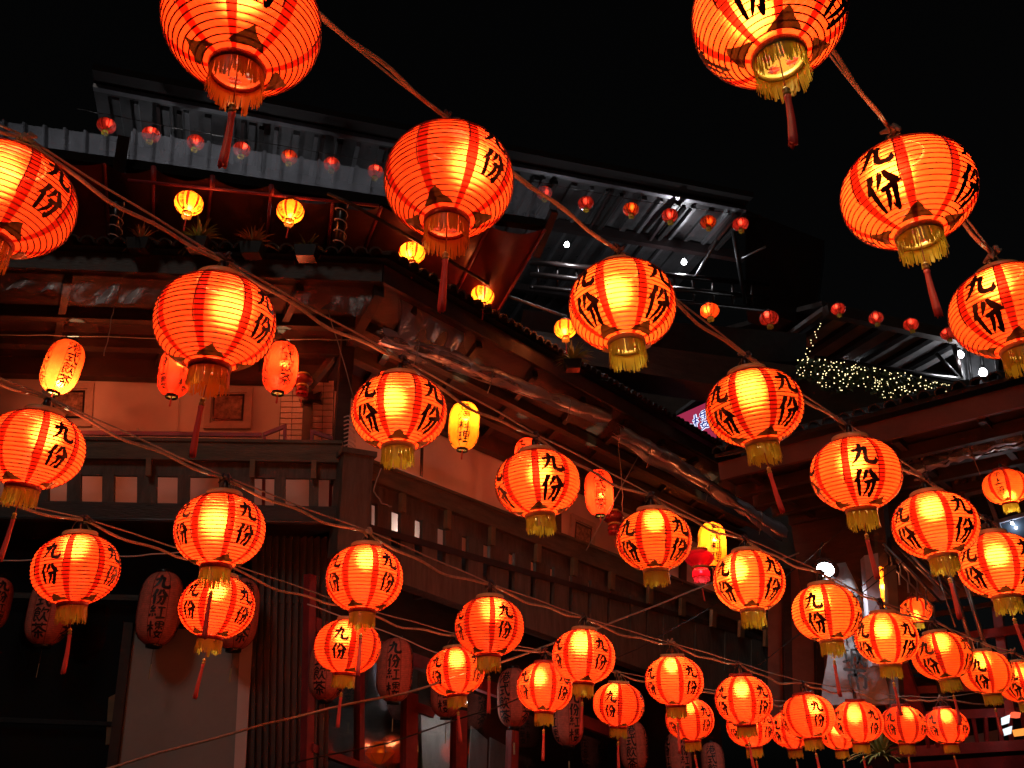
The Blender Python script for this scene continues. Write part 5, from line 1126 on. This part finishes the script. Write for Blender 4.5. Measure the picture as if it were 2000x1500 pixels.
# ------------------------------------------------------------------ carved stone sign
ST = thing('stone_sign', 'tall grey carved stone with painted characters under a floodlight', 'sign', at(1668, 1376, 11.2))
M['stone'] = surf('grey_stone', (.25, .25, .26), rough=.85, var=.35, scale=3.0, bump=.6)
outl_l = [(1604, 1378), (1606, 1340), (1614, 1300), (1618, 1268), (1616, 1230), (1612, 1190), (1606, 1150), (1604, 1112)]
outl_r = [(1742, 1376), (1734, 1340), (1722, 1300), (1714, 1268), (1700, 1230), (1690, 1190), (1672, 1140), (1652, 1100)]
mb = MB(); nu = 12; rowsN = 28
def lerp_row(o, v):
    f = v * (len(o) - 1); i = min(int(f), len(o) - 2); return (o[i][0] + (o[i + 1][0] - o[i][0]) * (f - i), o[i][1] + (o[i + 1][1] - o[i][1]) * (f - i))
for side in (0, 1):
    for j in range(rowsN + 1):
        l, r = lerp_row(outl_l, j / rowsN), lerp_row(outl_r, j / rowsN)
        for i in range(nu + 1):
            u = i / nu; x, y = l[0] + (r[0] - l[0]) * u, l[1] + (r[1] - l[1]) * u
            bul = math.sin(math.pi * u) ** .6; p = at(x, y, 11.2); n_ = noise.noise((x * .035, y * .03, side * 7)) * .05 + noise.noise((x * .11, y * .09, 3)) * .02
            mb.v.append(tuple(p + Vector((0, (-.16 if side == 0 else .2) * bul, 0)) + Vector((0, n_ * bul, n_ * .3 * bul))))
c_ = nu + 1; S_ = (rowsN + 1) * c_
for side in (0, 1):
    for j in range(rowsN):
        for i in range(nu):
            a = side * S_ + j * c_ + i; f = (a, a + 1, a + c_ + 1, a + c_); mb.f.append(f if side == 0 else f[::-1])
mb.f.append(tuple(rowsN * c_ + i for i in range(c_)) + tuple(S_ + rowsN * c_ + i for i in range(nu, -1, -1)))
child(ST, mb, 'rock', M['stone'], True)
M['carved'] = surf('dark_carved_paint', (.02, .02, .02), rough=.8, var=.4, scale=8)
sp = Plane(at(1668, 1290, 11.2) + Vector((0, -.26, 0)), (0, -1, -.06))
for ch, x, y, s_ in (('情', 1662, 1232, .30), ('城', 1665, 1280, .30), ('市', 1672, 1325, .32)):
    flat_text(ST, ch, sp.hit(x, y), Vector((1, 0, -.12)).normalized(), Vector((-.05, 0, 1)).normalized(), s_, Vector((0, -.01, 0)), M['carved'])
fl = thing('floodlight', 'white floodlight glaring over the top of the stone sign', 'lamp', at(1612, 1108, 10.75))
hd = MB().lathe([(0, .06), (.05, .06), (.14, 0), (.165, -.06), (.15, -.062), (.0, -.03)], 16); ho = hd.build('hood', M['steel_dark'], fl, True); ho.rotation_euler = (R_(-38), R_(25), 0)
lz = MB().lathe([(0, -.045), (.15, -.055)], 16).build('lens', emit('flood', (.9, .96, 1), 40), fl); lz.rotation_euler = ho.rotation_euler
line(fl, 'arm', [at(1612, 1104, 10.75), at(1600, 1085, 10.8), at(1606, 1060, 11)], .012, 'steel_dark')
l = bpy.data.lights.new('flood', 'SPOT'); l.energy = 140; l.spot_size = R_(100); l.spot_blend = .6; l.color = (.9, .95, 1); l.shadow_soft_size = .08
o = bpy.data.objects.new('flood_beam', l); COL.objects.link(o); o.parent = fl; o.location = (.02, .02, -.14); o.rotation_euler = (at(1652, 1190, 11.05) - at(1612, 1108, 10.75)).to_track_quat('-Z', 'Y').to_euler()
# bushes below the stone
fern('dark bush below the lowest lanterns right of the stone', at(1722, 1478, 10.9), .45, 'fern_green', 21, 90)
